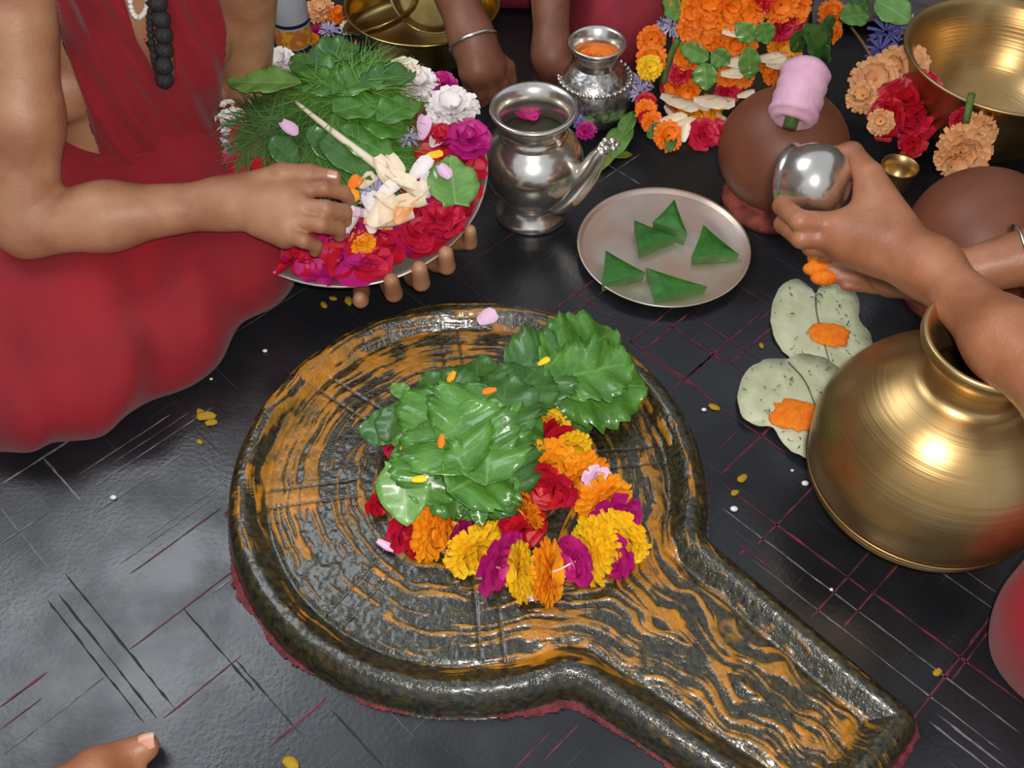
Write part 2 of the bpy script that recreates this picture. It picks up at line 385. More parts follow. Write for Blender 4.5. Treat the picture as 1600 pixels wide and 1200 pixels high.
# ------------------------------------------------------------------ stone base (disc with spout)
YC = np.array([-.056, .736]); YR = .303
SA = unit([.715, -.70]); SN = np.array([-SA[1], SA[0]])
def outline(x, y):
    rx, ry = x-YC[0], y-YC[1]
    d1 = np.hypot(rx, ry)-YR
    t = rx*SA[0]+ry*SA[1]; l = rx*SN[0]+ry*SN[1]
    c = .013+(t-.28)*.05; hw = .126-(t-.28)*.10
    a, b_ = np.abs(l-c)-hw+.02, np.abs(t-.30)-.282+.02
    d2 = np.hypot(np.maximum(a, 0), np.maximum(b_, 0))+np.minimum(np.maximum(a, b_), 0)-.02
    return d1, d2
def flow(x, y):
    rx, ry = x-YC[0], y-YC[1]; t = rx*SA[0]+ry*SA[1]; l = rx*SN[0]+ry*SN[1]
    d2 = np.maximum(np.abs(l-.013-(t-.28)*.05)-.126+(t-.28)*.10, -t)
    return -smin(np.hypot(rx, ry)-YR, d2, .07)
def yoni():
    h = .00145
    xs = np.arange(-.375, .52, h); ys = np.arange(.18, 1.055, h)
    X, Y = np.meshgrid(xs, ys, indexing='ij')
    d1, d2 = outline(X, Y)
    d = smin(d1, d2, .018); s = -d
    w = flow(X, Y)
    rx, ry = X-YC[0], Y-YC[1]; r = np.hypot(rx, ry); th = np.arctan2(ry, rx); t = rx*SA[0]+ry*SA[1]; l = rx*SN[0]+ry*SN[1]
    ins = sstep(.038, .050, s)
    sp = sstep(.16, .30, t)*ins
    # profile: round-shouldered rim, shallow dish inside
    z = .038*np.sqrt(np.clip(1-np.clip((.017-s)/.022, 0, 1)**2, 0, 1))
    z = np.where(s < -.005, -.02, z)
    z = z-.016*sstep(.020, .046, s)+.006*sstep(.06, .2, s)
    z = z-.003*np.exp(-((s-.047)/.005)**2)
    # streaks of paste along the flow
    wob = noise3(X*16, Y*16, 1.3); wob2 = noise3(X*42, Y*42, 5.1)
    ww = w+.007*wob*(1+1.9*sp)+.0030*wob2*(1+1.3*sp)
    rid = lambda k, a_, b_: 1-np.abs(noise3(ww*k, X*a_+b_, Y*a_))*2.2
    st = .45*noise3(ww*150, X*8, Y*8)+.62*rid(190, 9, 3.)+.36*rid(320, 18, 8.)+.24*noise3(X*120, Y*120, 2.2)+.36*noise3(X*30, Y*30, 7.2)-.32
    blot = noise3(X*9, Y*9, 8.8)
    bias = -.27+.26*blot*ins
    hx, hy = P(455, 690, .05)[:2]; bias = bias+.75*np.exp(-(((X-hx)/.055)**2+((Y-hy)/.10)**2))
    hx, hy = P(600, 560, .05)[:2]; bias = bias+.42*np.exp(-(((X-hx)/.09)**2+((Y-hy)/.05)**2))
    hx, hy = P(780, 520, .05)[:2]; bias = bias+.30*np.exp(-(((X-hx)/.16)**2+((Y-hy)/.05)**2))
    hx, hy = P(1020, 700, .05)[:2]; bias = bias+.22*np.exp(-(((X-hx)/.08)**2+((Y-hy)/.16)**2))
    bias = bias+.17*sp
    hx, hy = P(640, 980, .05)[:2]; bias = bias-.16*np.exp(-(((X-hx)/.13)**2+((Y-hy)/.08)**2))
    rim = sstep(.05, .028, s)
    upper = sstep(-.05, .2, ry-.35*rx)
    bias = bias-rim*(.34-.34*upper)
    p = sstep(-.06, .22, st+bias)
    # pairs of scraped lines pointing to the middle
    for k in range(8):
        ang = math.radians(8+45*k); u = rx*math.cos(ang)+ry*math.sin(ang); v = -rx*math.sin(ang)+ry*math.cos(ang)
        if math.cos(ang-math.atan2(SA[1], SA[0])) > .8: continue
        for o in (-.013, .013):
            g = np.exp(-((v-o+.002*wob)/.0022)**2)*sstep(.13, .15, u)*sstep(.262, .250, u)
            p = p*(1-.9*g); z = z-.0012*g
    p = np.clip(p, 0, 1)*sstep(-.004, .004, s)
    z = z+.0013*p*sstep(0, .01, s)+(.0006*noise3(X*70, Y*70, 4.)+.00035*noise3(X*230, Y*230, 9.))*sstep(0, .01, s)
    keep = s > -.0085
    q = keep[:-1, :-1] & keep[1:, :-1] & keep[1:, 1:] & keep[:-1, 1:]
    id_ = np.arange(X.size).reshape(X.shape)
    f = np.stack([id_[:-1, :-1][q], id_[1:, :-1][q], id_[1:, 1:][q], id_[:-1, 1:][q]], 1)
    used = np.zeros(X.size, bool); used[f.ravel()] = True; re = np.cumsum(used)-1
    z = np.maximum(z, .0003)
    v = np.stack([X.ravel()[used], Y.ravel()[used], z.ravel()[used]], 1)
    root = thing('stone_pedestal', 'round black stone base with long spout smeared with ochre paste', 'stone base', (YC[0], YC[1], 0))
    o = mesh('basin_slab', v-[YC[0], YC[1], 0], re[f], 'pasted_stone', root)
    a = o.data.attributes.new('paste', 'FLOAT', 'POINT'); a.data.foreach_set('value', p.ravel()[used].astype(np.float32))
    # dome of stone under the leaves
    prof = [(.085, .020), (.083, .06), (.078, .085), (.066, .108), (.045, .124), (.02, .131), (.0005, .132)]
    pv, pf = lathe(prof, 40); dm = mesh('stone_dome', pv, pf, 'pasted_stone', root)
    da = dm.data.attributes.new('paste', 'FLOAT', 'POINT')
    pw = np.asarray(pv); da.data.foreach_set('value', sstep(-.1, .3, noise3(pw[:, 0]*60, pw[:, 1]*60, pw[:, 2]*60)).astype(np.float32))
    # vermilion residue round the foot
    h = .002
    xs = np.arange(-.39, .54, h); ys = np.arange(.16, 1.07, h); X, Y = np.meshgrid(xs, ys, indexing='ij')
    d1, d2 = outline(X, Y); d = smin(d1, d2, .018)
    lowside = sstep(.12, -.2, (Y-YC[1])*.8+(X-YC[0])*.35)
    lowside = np.maximum(lowside, sstep(.14, .2, (X-YC[0])*SA[0]+(Y-YC[1])*SA[1])*.55)
    wd = .004+.011*lowside*(.6+.8*noise3(X*26, Y*26, 3.3))
    keep = (d > .0005) & (d < wd+.003*noise3(X*120, Y*120, .5)) & (noise3(X*60, Y*60, 6.)+lowside*.9 > .05)
    q = keep[:-1, :-1] & keep[1:, :-1] & keep[1:, 1:] & keep[:-1, 1:]
    id_ = np.arange(X.size).reshape(X.shape)
    f = np.stack([id_[:-1, :-1][q], id_[1:, :-1][q], id_[1:, 1:][q], id_[:-1, 1:][q]], 1)
    used = np.zeros(X.size, bool); used[f.ravel()] = True; re = np.cumsum(used)-1
    z = .001+.0022*np.clip(noise3(X*90, Y*90, 1.)+.4, 0, 1)
    v = np.stack([X.ravel()[used], Y.ravel()[used], z.ravel()[used]], 1)
    ve = mesh('vermilion_residue', v-[YC[0], YC[1], 0], re[f], 'vermilion', root); ve['label'] = 'dark red powder along the foot'; ve['kind'] = 'stuff'
    return root
yoni()

# scratched and powder-filled lines in the floor, running along and across at 45 degrees
def floor_lines():
    rr = random.Random(21); E = math.sqrt(.5)
    def strip(u0, v0, u1, v1, wd, m, zz):
        a = np.array([(u0+v0)*E, (u0-v0)*E]); b = np.array([(u1+v1)*E, (u1-v1)*E])
        mid = (a+b)/2; d1, d2 = outline(mid[0], mid[1])
        t = unit(b-a); n = np.array([-t[1], t[0]]); N = max(2, int(np.linalg.norm(b-a)/.012)); v = []
        for i in range(N+1):
            p = a+(b-a)*i/N; w_ = wd*(.35+.9*rr.random())*(1 if 0 < i < N else .2); off = n*rr.uniform(-.0004, .0004)
            for s in (-1, 1): v.append((*(p+n*s*w_+off), zz))
        mesh('powder_line', v, [(2*i, 2*i+1, 2*i+3, 2*i+2)[::-1] for i in range(N)], m, floor, smooth=False)
    def px_line(a, b, m, wd=.0012):
        A, B = P(*a), P(*b); u = lambda p: ((p[0]+p[1])*E, (p[0]-p[1])*E)
        (u0, v0), (u1, v1) = u(A), u(B)
        if abs(u1-u0) < abs(v1-v0): u0 = u1 = (u0+u1)/2
        else: v0 = v1 = (v0+v1)/2
        strip(u0, v0, u1, v1, wd, m, .0006 if m != 'groove' else .0004)
    R_, G_, K_ = 'red_line', 'grey_line', 'groove'
    for a, b, m, w in [((1128, 760), (1360, 925), R_, .0016), ((1360, 925), (1598, 1098), R_, .0014), ((1130, 790), (1590, 1150), G_, .001), ((1180, 870), (1560, 1180), G_, .0009),
                       ((1455, 1125), (1580, 1190), G_, .0016), ((1445, 1135), (1560, 1200), G_, .0014), ((1460, 890), (1560, 955), G_, .001), ((1500, 885), (1560, 930), G_, .001),
                       ((1554, 940), (1424, 1144), R_, .0016), ((1555, 985), (1480, 1060), R_, .0012), ((1440, 885), (1290, 965), R_, .0013), ((1170, 845), (1290, 760), R_, .0014),
                       ((1380, 868), (1250, 955), R_, .0011), ((930, 690), (1130, 562), R_, .0018), ((1130, 562), (1260, 480), R_, .0014), ((1060, 585), (1200, 495), R_, .0013), ((1000, 545), (1080, 494), R_, .0018),
                       ((980, 535), (1070, 470), R_, .0018), ((1000, 545), (1130, 640), R_, .0014), ((1080, 490), (1210, 580), R_, .001), ((990, 515), (960, 500), R_, .002), ((970, 520), (1100, 615), R_, .0014),
                       ((1130, 640), (1230, 710), R_, .0012), ((1120, 740), (1220, 660), R_, .0014), ((1120, 700), (1160, 670), R_, .0014), ((860, 485), (930, 440), R_, .0016), ((880, 495), (960, 450), R_, .0012),
                       ((890, 450), (960, 500), R_, .0011), ((1230, 560), (1300, 610), R_, .001), ((1150, 440), (1230, 500), R_, .001), ((1180, 500), (1240, 460), R_, .001), ((1100, 540), (1190, 600), R_, .0011),
                       ((1040, 500), (1130, 570), R_, .0011), ((1150, 850), (1210, 890), R_, .0014), ((1170, 855), (1150, 870), R_, .001),
                       ((0, 760), (120, 680), G_, .0016), ((65, 715), (128, 782), G_, .0018), ((0, 850), (85, 795), G_, .0012), ((0, 795), (80, 890), G_, .001), ((120, 740), (270, 650), G_, .0009),
                       ((140, 760), (335, 640), G_, .0008), ((150, 800), (300, 700), G_, .0008), ((230, 840), (340, 760), G_, .001), ((205, 900), (345, 790), R_, .0009), ((190, 890), (330, 770), G_, .0008),
                       ((300, 640), (330, 720), K_, .001), ((205, 1020), (385, 870), R_, .001), ((250, 1115), (385, 1030), R_, .0012), ((420, 1170), (510, 1090), R_, .0014), ((330, 925), (372, 900), G_, .0018),
                       ((0, 1105), (75, 1050), R_, .0016), ((0, 1140), (65, 1092), R_, .0014), ((15, 900), (70, 960), G_, .0014), ((0, 930), (45, 985), G_, .0016), ((60, 1130), (170, 1060), G_, .001), ((0, 1180), (60, 1140), G_, .001),
                       ((100, 920), (235, 1130), K_, .0014), ((110, 890), (265, 1115), K_, .0014), ((85, 930), (215, 1140), K_, .0012), ((285, 950), (400, 1080), K_, .0016), ((370, 1030), (470, 1150), K_, .0014), ((520, 1110), (600, 1200), K_, .0014),
                       ((870, 1150), (790, 1200), R_, .001), ((905, 1130), (850, 1190), R_, .0012), ((330, 560), (470, 440), G_, .0006), ((170, 720), (300, 650), G_, .0007), ((700, 430), (860, 330), R_, .0007), ((720, 440), (780, 480), R_, .0007),
                       ((940, 250), (1000, 290), G_, .0012), ((930, 290), (1000, 240), G_, .0009)]:
        px_line(a, b, m, w)
floor_lines()

# ------------------------------------------------------------------ petals, flowers, leaves
def grid_uv(o, nu, nv):
    uv = o.data.uv_layers.new(name='UVMap'); me = o.data
    li = np.empty(len(me.loops), np.int32); me.loops.foreach_get('vertex_index', li)
    c = np.stack([(li % nu)/(nu-1), (li//nu)/(nv-1)], 1).astype(np.float32); uv.data.foreach_set('uv', c.ravel())
def leaf_mesh(name, m, L=.1, W=.06, teeth=0, tooth=.0, peak=.45, curl=.25, cup=.2, wave=.05, seed=0, stem=.0, thick=.0012, heart=0.):
    rr = np.random.RandomState(seed); nu, nv = 9, 41 if teeth else 15
    v = []
    for j in range(nv):
        t = j/(nv-1)
        w = math.sin(math.pi*t**(math.log(.5)/math.log(peak)))**.75 if 0 < t < 1 else .02
        if heart: w = max(w, heart*math.cos(t*math.pi/2)**.6 if t < .5 else w)
        if teeth: w *= 1-tooth+2*tooth*abs(((t*teeth) % 1)-.0)
        ph = rr.uniform(-.5, .5)
        for i in range(nu):
            s = (i/(nu-1)-.5)*2
            y = L*t-(heart*.18*L*abs(s)*(1-t)**3 if heart else 0)+(abs(s)*.10*L*math.sin(math.pi*t) if teeth else 0)
            x = s*w*W/2
            z = -curl*L*t*t+cup*abs(s)*w*W*.5+wave*W*abs(s)*math.sin(t*19+ph+(2 if s > 0 else 0))+.02*L*math.sin(t*4+seed)
            v.append((x, y, z))
    v = np.array(v); f = [(j*nu+i, j*nu+i+1, (j+1)*nu+i+1, (j+1)*nu+i) for j in range(nv-1) for i in range(nu-1)]
    me = mesh(name, v, f, m); grid_uv(me, nu, nv)
    so = me.modifiers.new('thickness', 'SOLIDIFY'); so.thickness = thick; so.offset = -1
    return me
def leaf(p0, p1, width, m='leaf_dark', n=(0, -.3, 1), name='leaf', label=None, cat='leaf', group=None, parent=None, **k):
    p0, p1 = np.asarray(p0), np.asarray(p1); L = np.linalg.norm(p1-p0)
    o = leaf_mesh(name, m, L=L, W=width, **k); o.matrix_basis = frame(p0, p1-p0, n)
    if label: tag(o, label, cat, group)
    return o

def ruffle(name, m, R=.03, layers=((0.05, 15), (.3, 14), (.62, 12), (.95, 9), (1.3, 5)), wide=1., curl=.3, seed=0, flat=.75, jag=.0, rough=.12):
    rr = np.random.RandomState(seed); V, F = [], []; k = 0
    for el, cnt in layers:
        for i in range(cnt):
            a = 2*math.pi*(i+rr.uniform(-.25, .25))/cnt+el*3; e = el+rr.uniform(-.12, .12)
            L = R*(1-.12*el)*rr.uniform(.88, 1.1); w = wide*L*math.tan(math.pi/cnt)*1.25*rr.uniform(.85, 1.15)
            w = min(w, L*.75)
            rad = np.array([math.cos(a), math.sin(a), 0]); tan = np.array([-math.sin(a), math.cos(a), 0]); up = np.array([0, 0, 1.])
            d = rad*math.cos(e)+up*math.sin(e)*flat; nrm = -rad*math.sin(e)+up*math.cos(e)
            for s, ww in ((.12, .25), (.6, .85), (.9, 1.), (1., .72)):
                for q in (-1, 0, 1):
                    off = (.10 if q == 0 else 0)*L*(-1 if s < .95 else .4)
                    V.append(d*L*(s+(rr.uniform(-jag, jag) if s > .8 else 0))+tan*w*.5*ww*q+nrm*(-curl*L*s*s*.6+off+rr.uniform(-1, 1)*rough*L*.25))
            for j in range(3):
                for q in range(2): b = k+j*3+q; F.append((b, b+1, b+4, b+3))
            k += 12
    me = bpy.data.meshes.new(name); me.from_pydata([tuple(x) for x in V], [], F)
    me.polygons.foreach_set('use_smooth', np.ones(len(F), bool)); me.materials.append(M[m]); return me
ROSE = ((-.1, 7), (.25, 7), (.6, 6), (1.0, 5), (1.35, 3))
FL = {}
for col in ('orange', 'deep_orange', 'yellow', 'white_petal', 'peach'):
    FL[col] = [ruffle(col+'_flower', col, .03, seed=i, layers=((-.25, 20), (-.02, 22), (.2, 21), (.45, 19), (.7, 16), (.95, 12), (1.25, 7)), wide=1.15, curl=.4) for i in range(3)]
for col in ('rose_red', 'scarlet', 'magenta', 'pink_petal', 'cream_petal'):
    FL[col] = [ruffle(col+'_flower', col, .03, ROSE, 1.15, .1, seed=10+i, rough=.25) for i in range(3)]
FL['lavender'] = [ruffle('lavender_flower', 'lavender', .03, ((0, 9), (.4, 9), (.9, 7)), .45, .1, seed=4, jag=.1)]
FL['violet'] = [ruffle('violet_flower', 'violet', .03, ((0, 10), (.4, 10), (.9, 8)), .4, .1, seed=5, jag=.1)]
cnt = {}
def flower(col, p, axis, R, name, parent=None, sq=1., spin=None):
    cnt[col] = cnt.get(col, 0)+1
    me = FL[col][cnt[col] % len(FL[col])]
    o = bpy.data.objects.new(name, me); C.objects.link(o)
    a = unit(axis); y = np.cross(a, [.3, .9, .2]); m = frame(p, y, a)
    s = R/.03; m = m @ Matrix.Rotation(rnd.uniform(0, 6.28) if spin is None else spin, 4, 'Z') @ Matrix.Diagonal((s, s, s*sq, 1))
    if parent: o.parent = parent; m = Matrix.Translation(parent.location).inverted() @ m
    o.matrix_basis = m
    return o
PM = {}
def petal_mesh(col, seed=0):
    key = (col, seed)
    if key in PM: return PM[key]
    rr = np.random.RandomState(seed+50); nu, nv = 5, 6; v = []
    for j in range(nv):
        t = j/(nv-1); w = (.25+.75*math.sin(math.pi*min(1, t*.62+.1)))*(1 if t < .8 else 1-(t-.8)*1.8)
        for i in range(nu):
            s = (i/(nu-1)-.5)*2
            v.append((s*w*.42, t-.5, .22*s*s*w+.25*(t-.5)**2+rr.uniform(-.03, .03)))
    f = [(j*nu+i, j*nu+i+1, (j+1)*nu+i+1, (j+1)*nu+i) for j in range(nv-1) for i in range(nu-1)]
    me = bpy.data.meshes.new(col+'_petal'); me.from_pydata(v, [], f); me.materials.append(M[col])
    me.polygons.foreach_set('use_smooth', np.ones(len(f), bool)); PM[key] = me; return me
def petal(col, p, size, n=(0, 0, 1), spin=None, name='petal', sx=1., label=None, cat='petal', group=None, parent=None):
    o = bpy.data.objects.new(name, petal_mesh(col, rnd.randrange(3))); C.objects.link(o)
    a = 2*math.pi*rnd.random() if spin is None else spin
    y = np.array([math.cos(a), math.sin(a), 0]); y = y-np.asarray(unit(n))*np.dot(y, unit(n))
    o.matrix_basis = frame(p, y, n) @ Matrix.Diagonal((size*sx, size, size, 1))
    if label: tag(o, label, cat, group)
    return o

def abs_loc(o):
    l = Vector(o.location)
    while o.parent: o = o.parent; l = l+Vector(o.location)
    return l
def adopt(o, parent):                       # o was made in world coordinates; hang it under an unrotated parent
    m = o.matrix_basis.copy(); o.parent = parent; o.matrix_basis = Matrix.Translation(-abs_loc(parent)) @ m
    return o

# ------------------------------------------------------------------ person with the flower plate
def nail(p, y, n, w, l, parent):
    v = []
    for j in range(5):
        for i in range(5):
            s, t = (i-2)/2, j/4; r = 1-.25*max(0, abs(t-.5)*2-.5)
            v.append((s*w*.5*r, (t-.5)*l, -.18*w*s*s))
    f = [(j*5+i, j*5+i+1, j*5+i+6, j*5+i+5) for j in range(4) for i in range(4)]
    o = mesh('fingernail', v, f, 'nail'); o.matrix_basis = frame(p, y, n); return adopt(o, parent)
def head(c, F, r=.1):                       # head shape: skull, jaw, nose, ears, neck joint below
    F = unit(F); S = np.array([F[1], -F[0], 0]); c = np.array(c); R = np.stack([S, F, [0, 0, 1]], 1)
    return U(.02, ell(c, (r*.76, r*.95, r*1.0), R), ell(c+F*r*.25-[0, 0, r*.6], (r*.55, r*.62, r*.6), R),
             U(.004, cap(c+F*r*.92+[0, 0, r*.05], c+F*r*1.12-[0, 0, r*.28], r*.09, r*.16)),
             cap(c+F*r*.8-[0, 0, r*.62], c+F*r*.86-[0, 0, r*.66], r*.16, r*.16),
             ell(c+S*r*.76-[0, 0, r*.1], (r*.09, r*.18, r*.28), R), ell(c-S*r*.76-[0, 0, r*.1], (r*.09, r*.18, r*.28), R))
def face(c, F, r, par):
    F = unit(F); S = np.array([F[1], -F[0], 0]); c = np.array(c)
    for s in (-1, 1):
        v, f = ball(c+S*s*r*.32+F*r*.80, (r*.14, r*.14, r*.09)); adopt(mesh('eye', v, f, 'eye_white'), par)
        v, f = ball(c+S*s*r*.32+F*r*.90, r*.055); adopt(mesh('iris', v, f, 'hair'), par)
    v, f = tube([c+S*r*k*.26+F*r*(.97-.05*abs(k))-[0, 0, r*.50] for k in (-1, -.5, 0, .5, 1)], [.02*r, .07*r, .08*r, .07*r, .02*r], 8); adopt(mesh('mouth', v, f, 'lips'), par)
    R = np.stack([S, F, [0, 0, 1]], 1)
    sk = ell(c-F*r*.12+[0, 0, r*.10], (r*.86, r*.98, r*1.02), R); fc = sdf_fn(sk)
    def hf(p, cc=None, RR=None): return np.maximum(fc(p), -((p-c)@(np.array([0, 0, .75])-F*.65)))
    v, f = net(hf, c-.16, c+.16, .005); adopt(mesh('hair', v, f, 'hair'), par)

PF = np.array([.6, -.8, 0]); PL = np.array([.8, .6, 0]); PZ = np.array([0, 0, 1.])
PR3 = np.stack([PL, PF, PZ], 1)
pr_hip = np.array([-.60, 1.33, .10]); pr_belly = np.array([-.575, 1.295, .19]); pr_chest = np.array([-.545, 1.285, .36])
el_r = P(42, 352, .20); wr_r = P(352, 318, .205); sh_r = P(20, -40, .47)
sh_l = P(382, -60, .40); el_l = P(384, 140, .17); wr_l = P(480, 300, .075)
# flower plate plane
PT = math.radians(13); PN = np.array([0, -math.sin(PT), math.cos(PT)]); PC = P(549, 272, .135)
def onplate(px, py, h=.02): return Pp(px, py, PC+PN*h, PN)
def hp(px, py, z): return P(px, py, z)
right_hand = U(.0065,
    U(.018, cap(wr_r, hp(455, 318, .215), .027, .026), cap(wr_r, hp(450, 345, .205), .025, .024), cap(hp(400, 300, .21), hp(462, 296, .215), .026, .022), cap(hp(410, 345, .2), hp(445, 366, .195), .022, .019)),
    U(.0015,
      chain([hp(455, 298, .222), hp(505, 294, .226), hp(536, 301, .205), hp(545, 312, .188)], [.0125, .0115, .0105, .009]),
      chain([hp(458, 322, .218), hp(508, 326, .222), hp(538, 331, .20), hp(540, 345, .183)], [.0125, .0115, .0105, .009]),
      chain([hp(452, 345, .210), hp(500, 351, .212), hp(528, 357, .19), hp(530, 368, .176)], [.012, .011, .0105, .009]),
      chain([hp(440, 365, .198), hp(474, 376, .200), hp(494, 384, .182), hp(492, 393, .172)], [.011, .010, .009, .008])),
    chain([hp(385, 292, .215), hp(440, 270, .236), hp(482, 270, .234), hp(522, 276, .226)], [.018, .0135, .0115, .0095], .006))
PX = np.array([1., 0, 0]); PY = np.cross(PN, PX)
def rimpt(px, py, r, h):                    # point at radius r and height h off the plate, in the direction of a pixel
    q = onplate(px, py, 0)-PC; q = unit(q-PN*(q@PN)); return PC+q*r+PN*h
def lf(px, py, r=.0118, up=.004):
    return chain([rimpt(px, py, .13, -.040), rimpt(px, py, .185, -.034), rimpt(px, py, .210, -.014), rimpt(px, py, .2115, up+.013)], [r*1.05, r*1.05, r, r*.86])
left_hand = U(.010, U(.02, cap(wr_l, P(590, 330, .055), .028, .030), cap(P(520, 320, .065), P(640, 340, .055), .026, .024)),
    U(.0015, lf(560, 440, .0112, -.018), lf(604, 424, .0125, .010), lf(640, 408, .0128, .012), lf(678, 390, .0125, .008), lf(718, 362, .0105, .004)))
pec_c = Pp(128, 165, pr_chest+PF*.09, PF)-PF*.062
priest_node = U(.012,
    U(.05, ell(pr_hip, (.15, .12, .11), PR3), ell(pr_belly+PF*.01, (.135, .115, .12), PR3), ell(pr_chest, (.148, .10, .15), PR3),
      ell(pr_chest+PL*.065+PF*.055-PZ*.05, (.07, .05, .06), PR3), 
      cap(pr_chest+PZ*.11+PL*.04, sh_l, .065, .052), cap(pr_chest+PZ*.11-PL*.04, sh_r, .065, .054)),
    ell(pec_c, (.07, .052, .05), PR3),
    cap(pr_chest+PZ*.16, pr_chest+PZ*.27+PF*.02, .055, .05), head(pr_chest+PZ*.36+PF*.06, PF+PL*.2),
    U(.03, cap(sh_r, sh_r*.45+el_r*.55, .052, .047), cap(sh_r*.45+el_r*.55, el_r, .047, .042)),
    U(.03, cap(el_r, el_r*.6+wr_r*.4, .043, .041), cap(el_r*.6+wr_r*.4, wr_r, .041, .029), right_hand),
    U(.03, cap(sh_l, el_l, .047, .038), cap(el_l, wr_l, .036, .027), left_hand))
priest_fn = sdf_fn(priest_node)
priest = thing('person', 'bare-chested seated person in red shawl and dhoti holding the flower plate', 'person', (pr_hip[0], pr_hip[1], 0))
v, f = net(priest_fn, *[b+s*.01 for b, s in zip(bounds(priest_node), (-1, 1))], .0034)
pbody = adopt(mesh('body', v, f, 'skin_tan'), priest)
face(pr_chest+PZ*.36+PF*.06, PF+PL*.2, .1, pbody)
nail(P(519, 272, .2365), P(527, 275, .23)-P(500, 271, .235), (0.1, -.5, .85), .011, .013, pbody)
# dhoti over the crossed legs
kn_l = P(372, 392, .085); f1 = P(290, 505, .055); f2 = P(180, 576, .055); f3 = P(70, 620, .055); kn_r = P(-150, 560, .09)
dh_node = U(.06, cap(pr_hip+PF*.02, kn_l, .115, .072), cap(kn_l, f1, .068, .055), cap(f1, f2, .055, .056), cap(f2, f3, .056, .055), cap(f3, P(-60, 612, .05), .055, .06), cap(P(-60, 612, .05), kn_r, .06, .08),
            cap(pr_hip, kn_r, .13, .085), cap(pr_hip+PF*.12, P(140, 480, .07), .11, .075), cap(P(140, 480, .07), P(30, 520, .08), .075, .085), ell(pr_hip+PZ*.01, (.165, .14, .10), PR3))
dfn = sdf_fn(dh_node)
def dhoti_fn(p, c=None, R=None):
    d = dfn(p, c, R)
    u = (p[:, 0]-pr_hip[0])*.8+(p[:, 1]-pr_hip[1])*.6; w = -(p[:, 0]-pr_hip[0])*.6+(p[:, 1]-pr_hip[1])*.8
    fold = np.sin(u*46+w*9+3*noise3(p[:, 0]*6, p[:, 1]*6, p[:, 2]*6))*.0075*sstep(-.1, .25, noise3(p[:, 0]*5+3, p[:, 1]*5, 2.)+.1)
    return np.maximum(d+fold+.004*noise3(p[:, 0]*14, p[:, 1]*14, p[:, 2]*14), .001-p[:, 2])
lo, hi = bounds(dh_node); v, f = net(dhoti_fn, (lo[0]-.02, lo[1]-.02, 0), hi+.02, .0055)
adopt(mesh('dhoti', v, f, 'red_cloth'), priest)
# shawl: two bands crossing from the shoulders to the waist
fc = pr_chest+PF*.11
def loc2(px, py):
    q = Pp(px, py, fc, PF)-pr_chest; return (q@PL, q[2])
def poly_sd(x, y, poly):
    n = len(poly); d = np.full(x.shape, 1e9); s = np.ones(x.shape)
    for i in range(n):
        ax, ay = poly[i]; bx, by = poly[i-1]; ex, ey = bx-ax, by-ay; wx, wy = x-ax, y-ay
        t = np.clip((wx*ex+wy*ey)/(ex*ex+ey*ey), 0, 1); d = np.minimum(d, (wx-ex*t)**2+(wy-ey*t)**2)
        c1, c2, c3 = y >= ay, y < by, ex*wy > ey*wx
        s = np.where((c1 & c2 & c3) | (~c1 & ~c2 & ~c3), -s, s)
    return s*np.sqrt(d)
band1 = [loc2(*q) for q in ((60, -60), (82, 0), (118, 100), (146, 180), (168, 250), (175, 300), (300, 300), (300, 255), (262, 150), (216, 66), (196, 0), (180, -70))]
band2 = [loc2(*q) for q in ((268, -60), (266, 60), (262, 145), (255, 230), (250, 300), (318, 300), (338, 230), (350, 140), (346, 40), (342, -60))]
# carry both bands up over the shoulders
band1 = [(a, b+(.12 if i in (0, 11) else 0)) for i, (a, b) in enumerate(band1)]; band2 = [(a, b+(.12 if i in (0, 9) else 0)) for i, (a, b) in enumerate(band2)]
torso_node = priest_node[2][0]; tfn = sdf_fn(torso_node)
def shawl_fn(p, c=None, R=None):
    q = p-pr_chest; a = q@PL; z = q[:, 2]
    r = np.minimum(poly_sd(a, z, band1), poly_sd(a, z, band2)+.0)
    d = tfn(p)
    fo = .0055*np.sin(a*150+z*38+2.2*noise3(p[:, 0]*9, p[:, 1]*9, p[:, 2]*9))+.003*noise3(p[:, 0]*22, p[:, 1]*22, p[:, 2]*22)
    return np.maximum(np.maximum(np.abs(d-.013-fo)-.0055, r*.8), -.03-q@PF)
v, f = net(shawl_fn, pr_chest-[.3, .3, .32], pr_chest+[.3, .3, .3], .0042)
adopt(mesh('shawl', v, f, 'red_cloth'), priest)
def belt_fn(p, c=None, R=None):
    d = tfn(p); z = p[:, 2]-.165-.01*np.sin(p[:, 0]*20)
    return np.maximum(np.abs(d-.012-.003*np.sin(z*300))-.006, np.abs(z)-.028)
v, f = net(belt_fn, pr_belly-[.25, .25, .1], pr_belly+[.25, .25, .1], .0045)
adopt(mesh('waist_cloth', v, f, 'red_cloth'), priest)

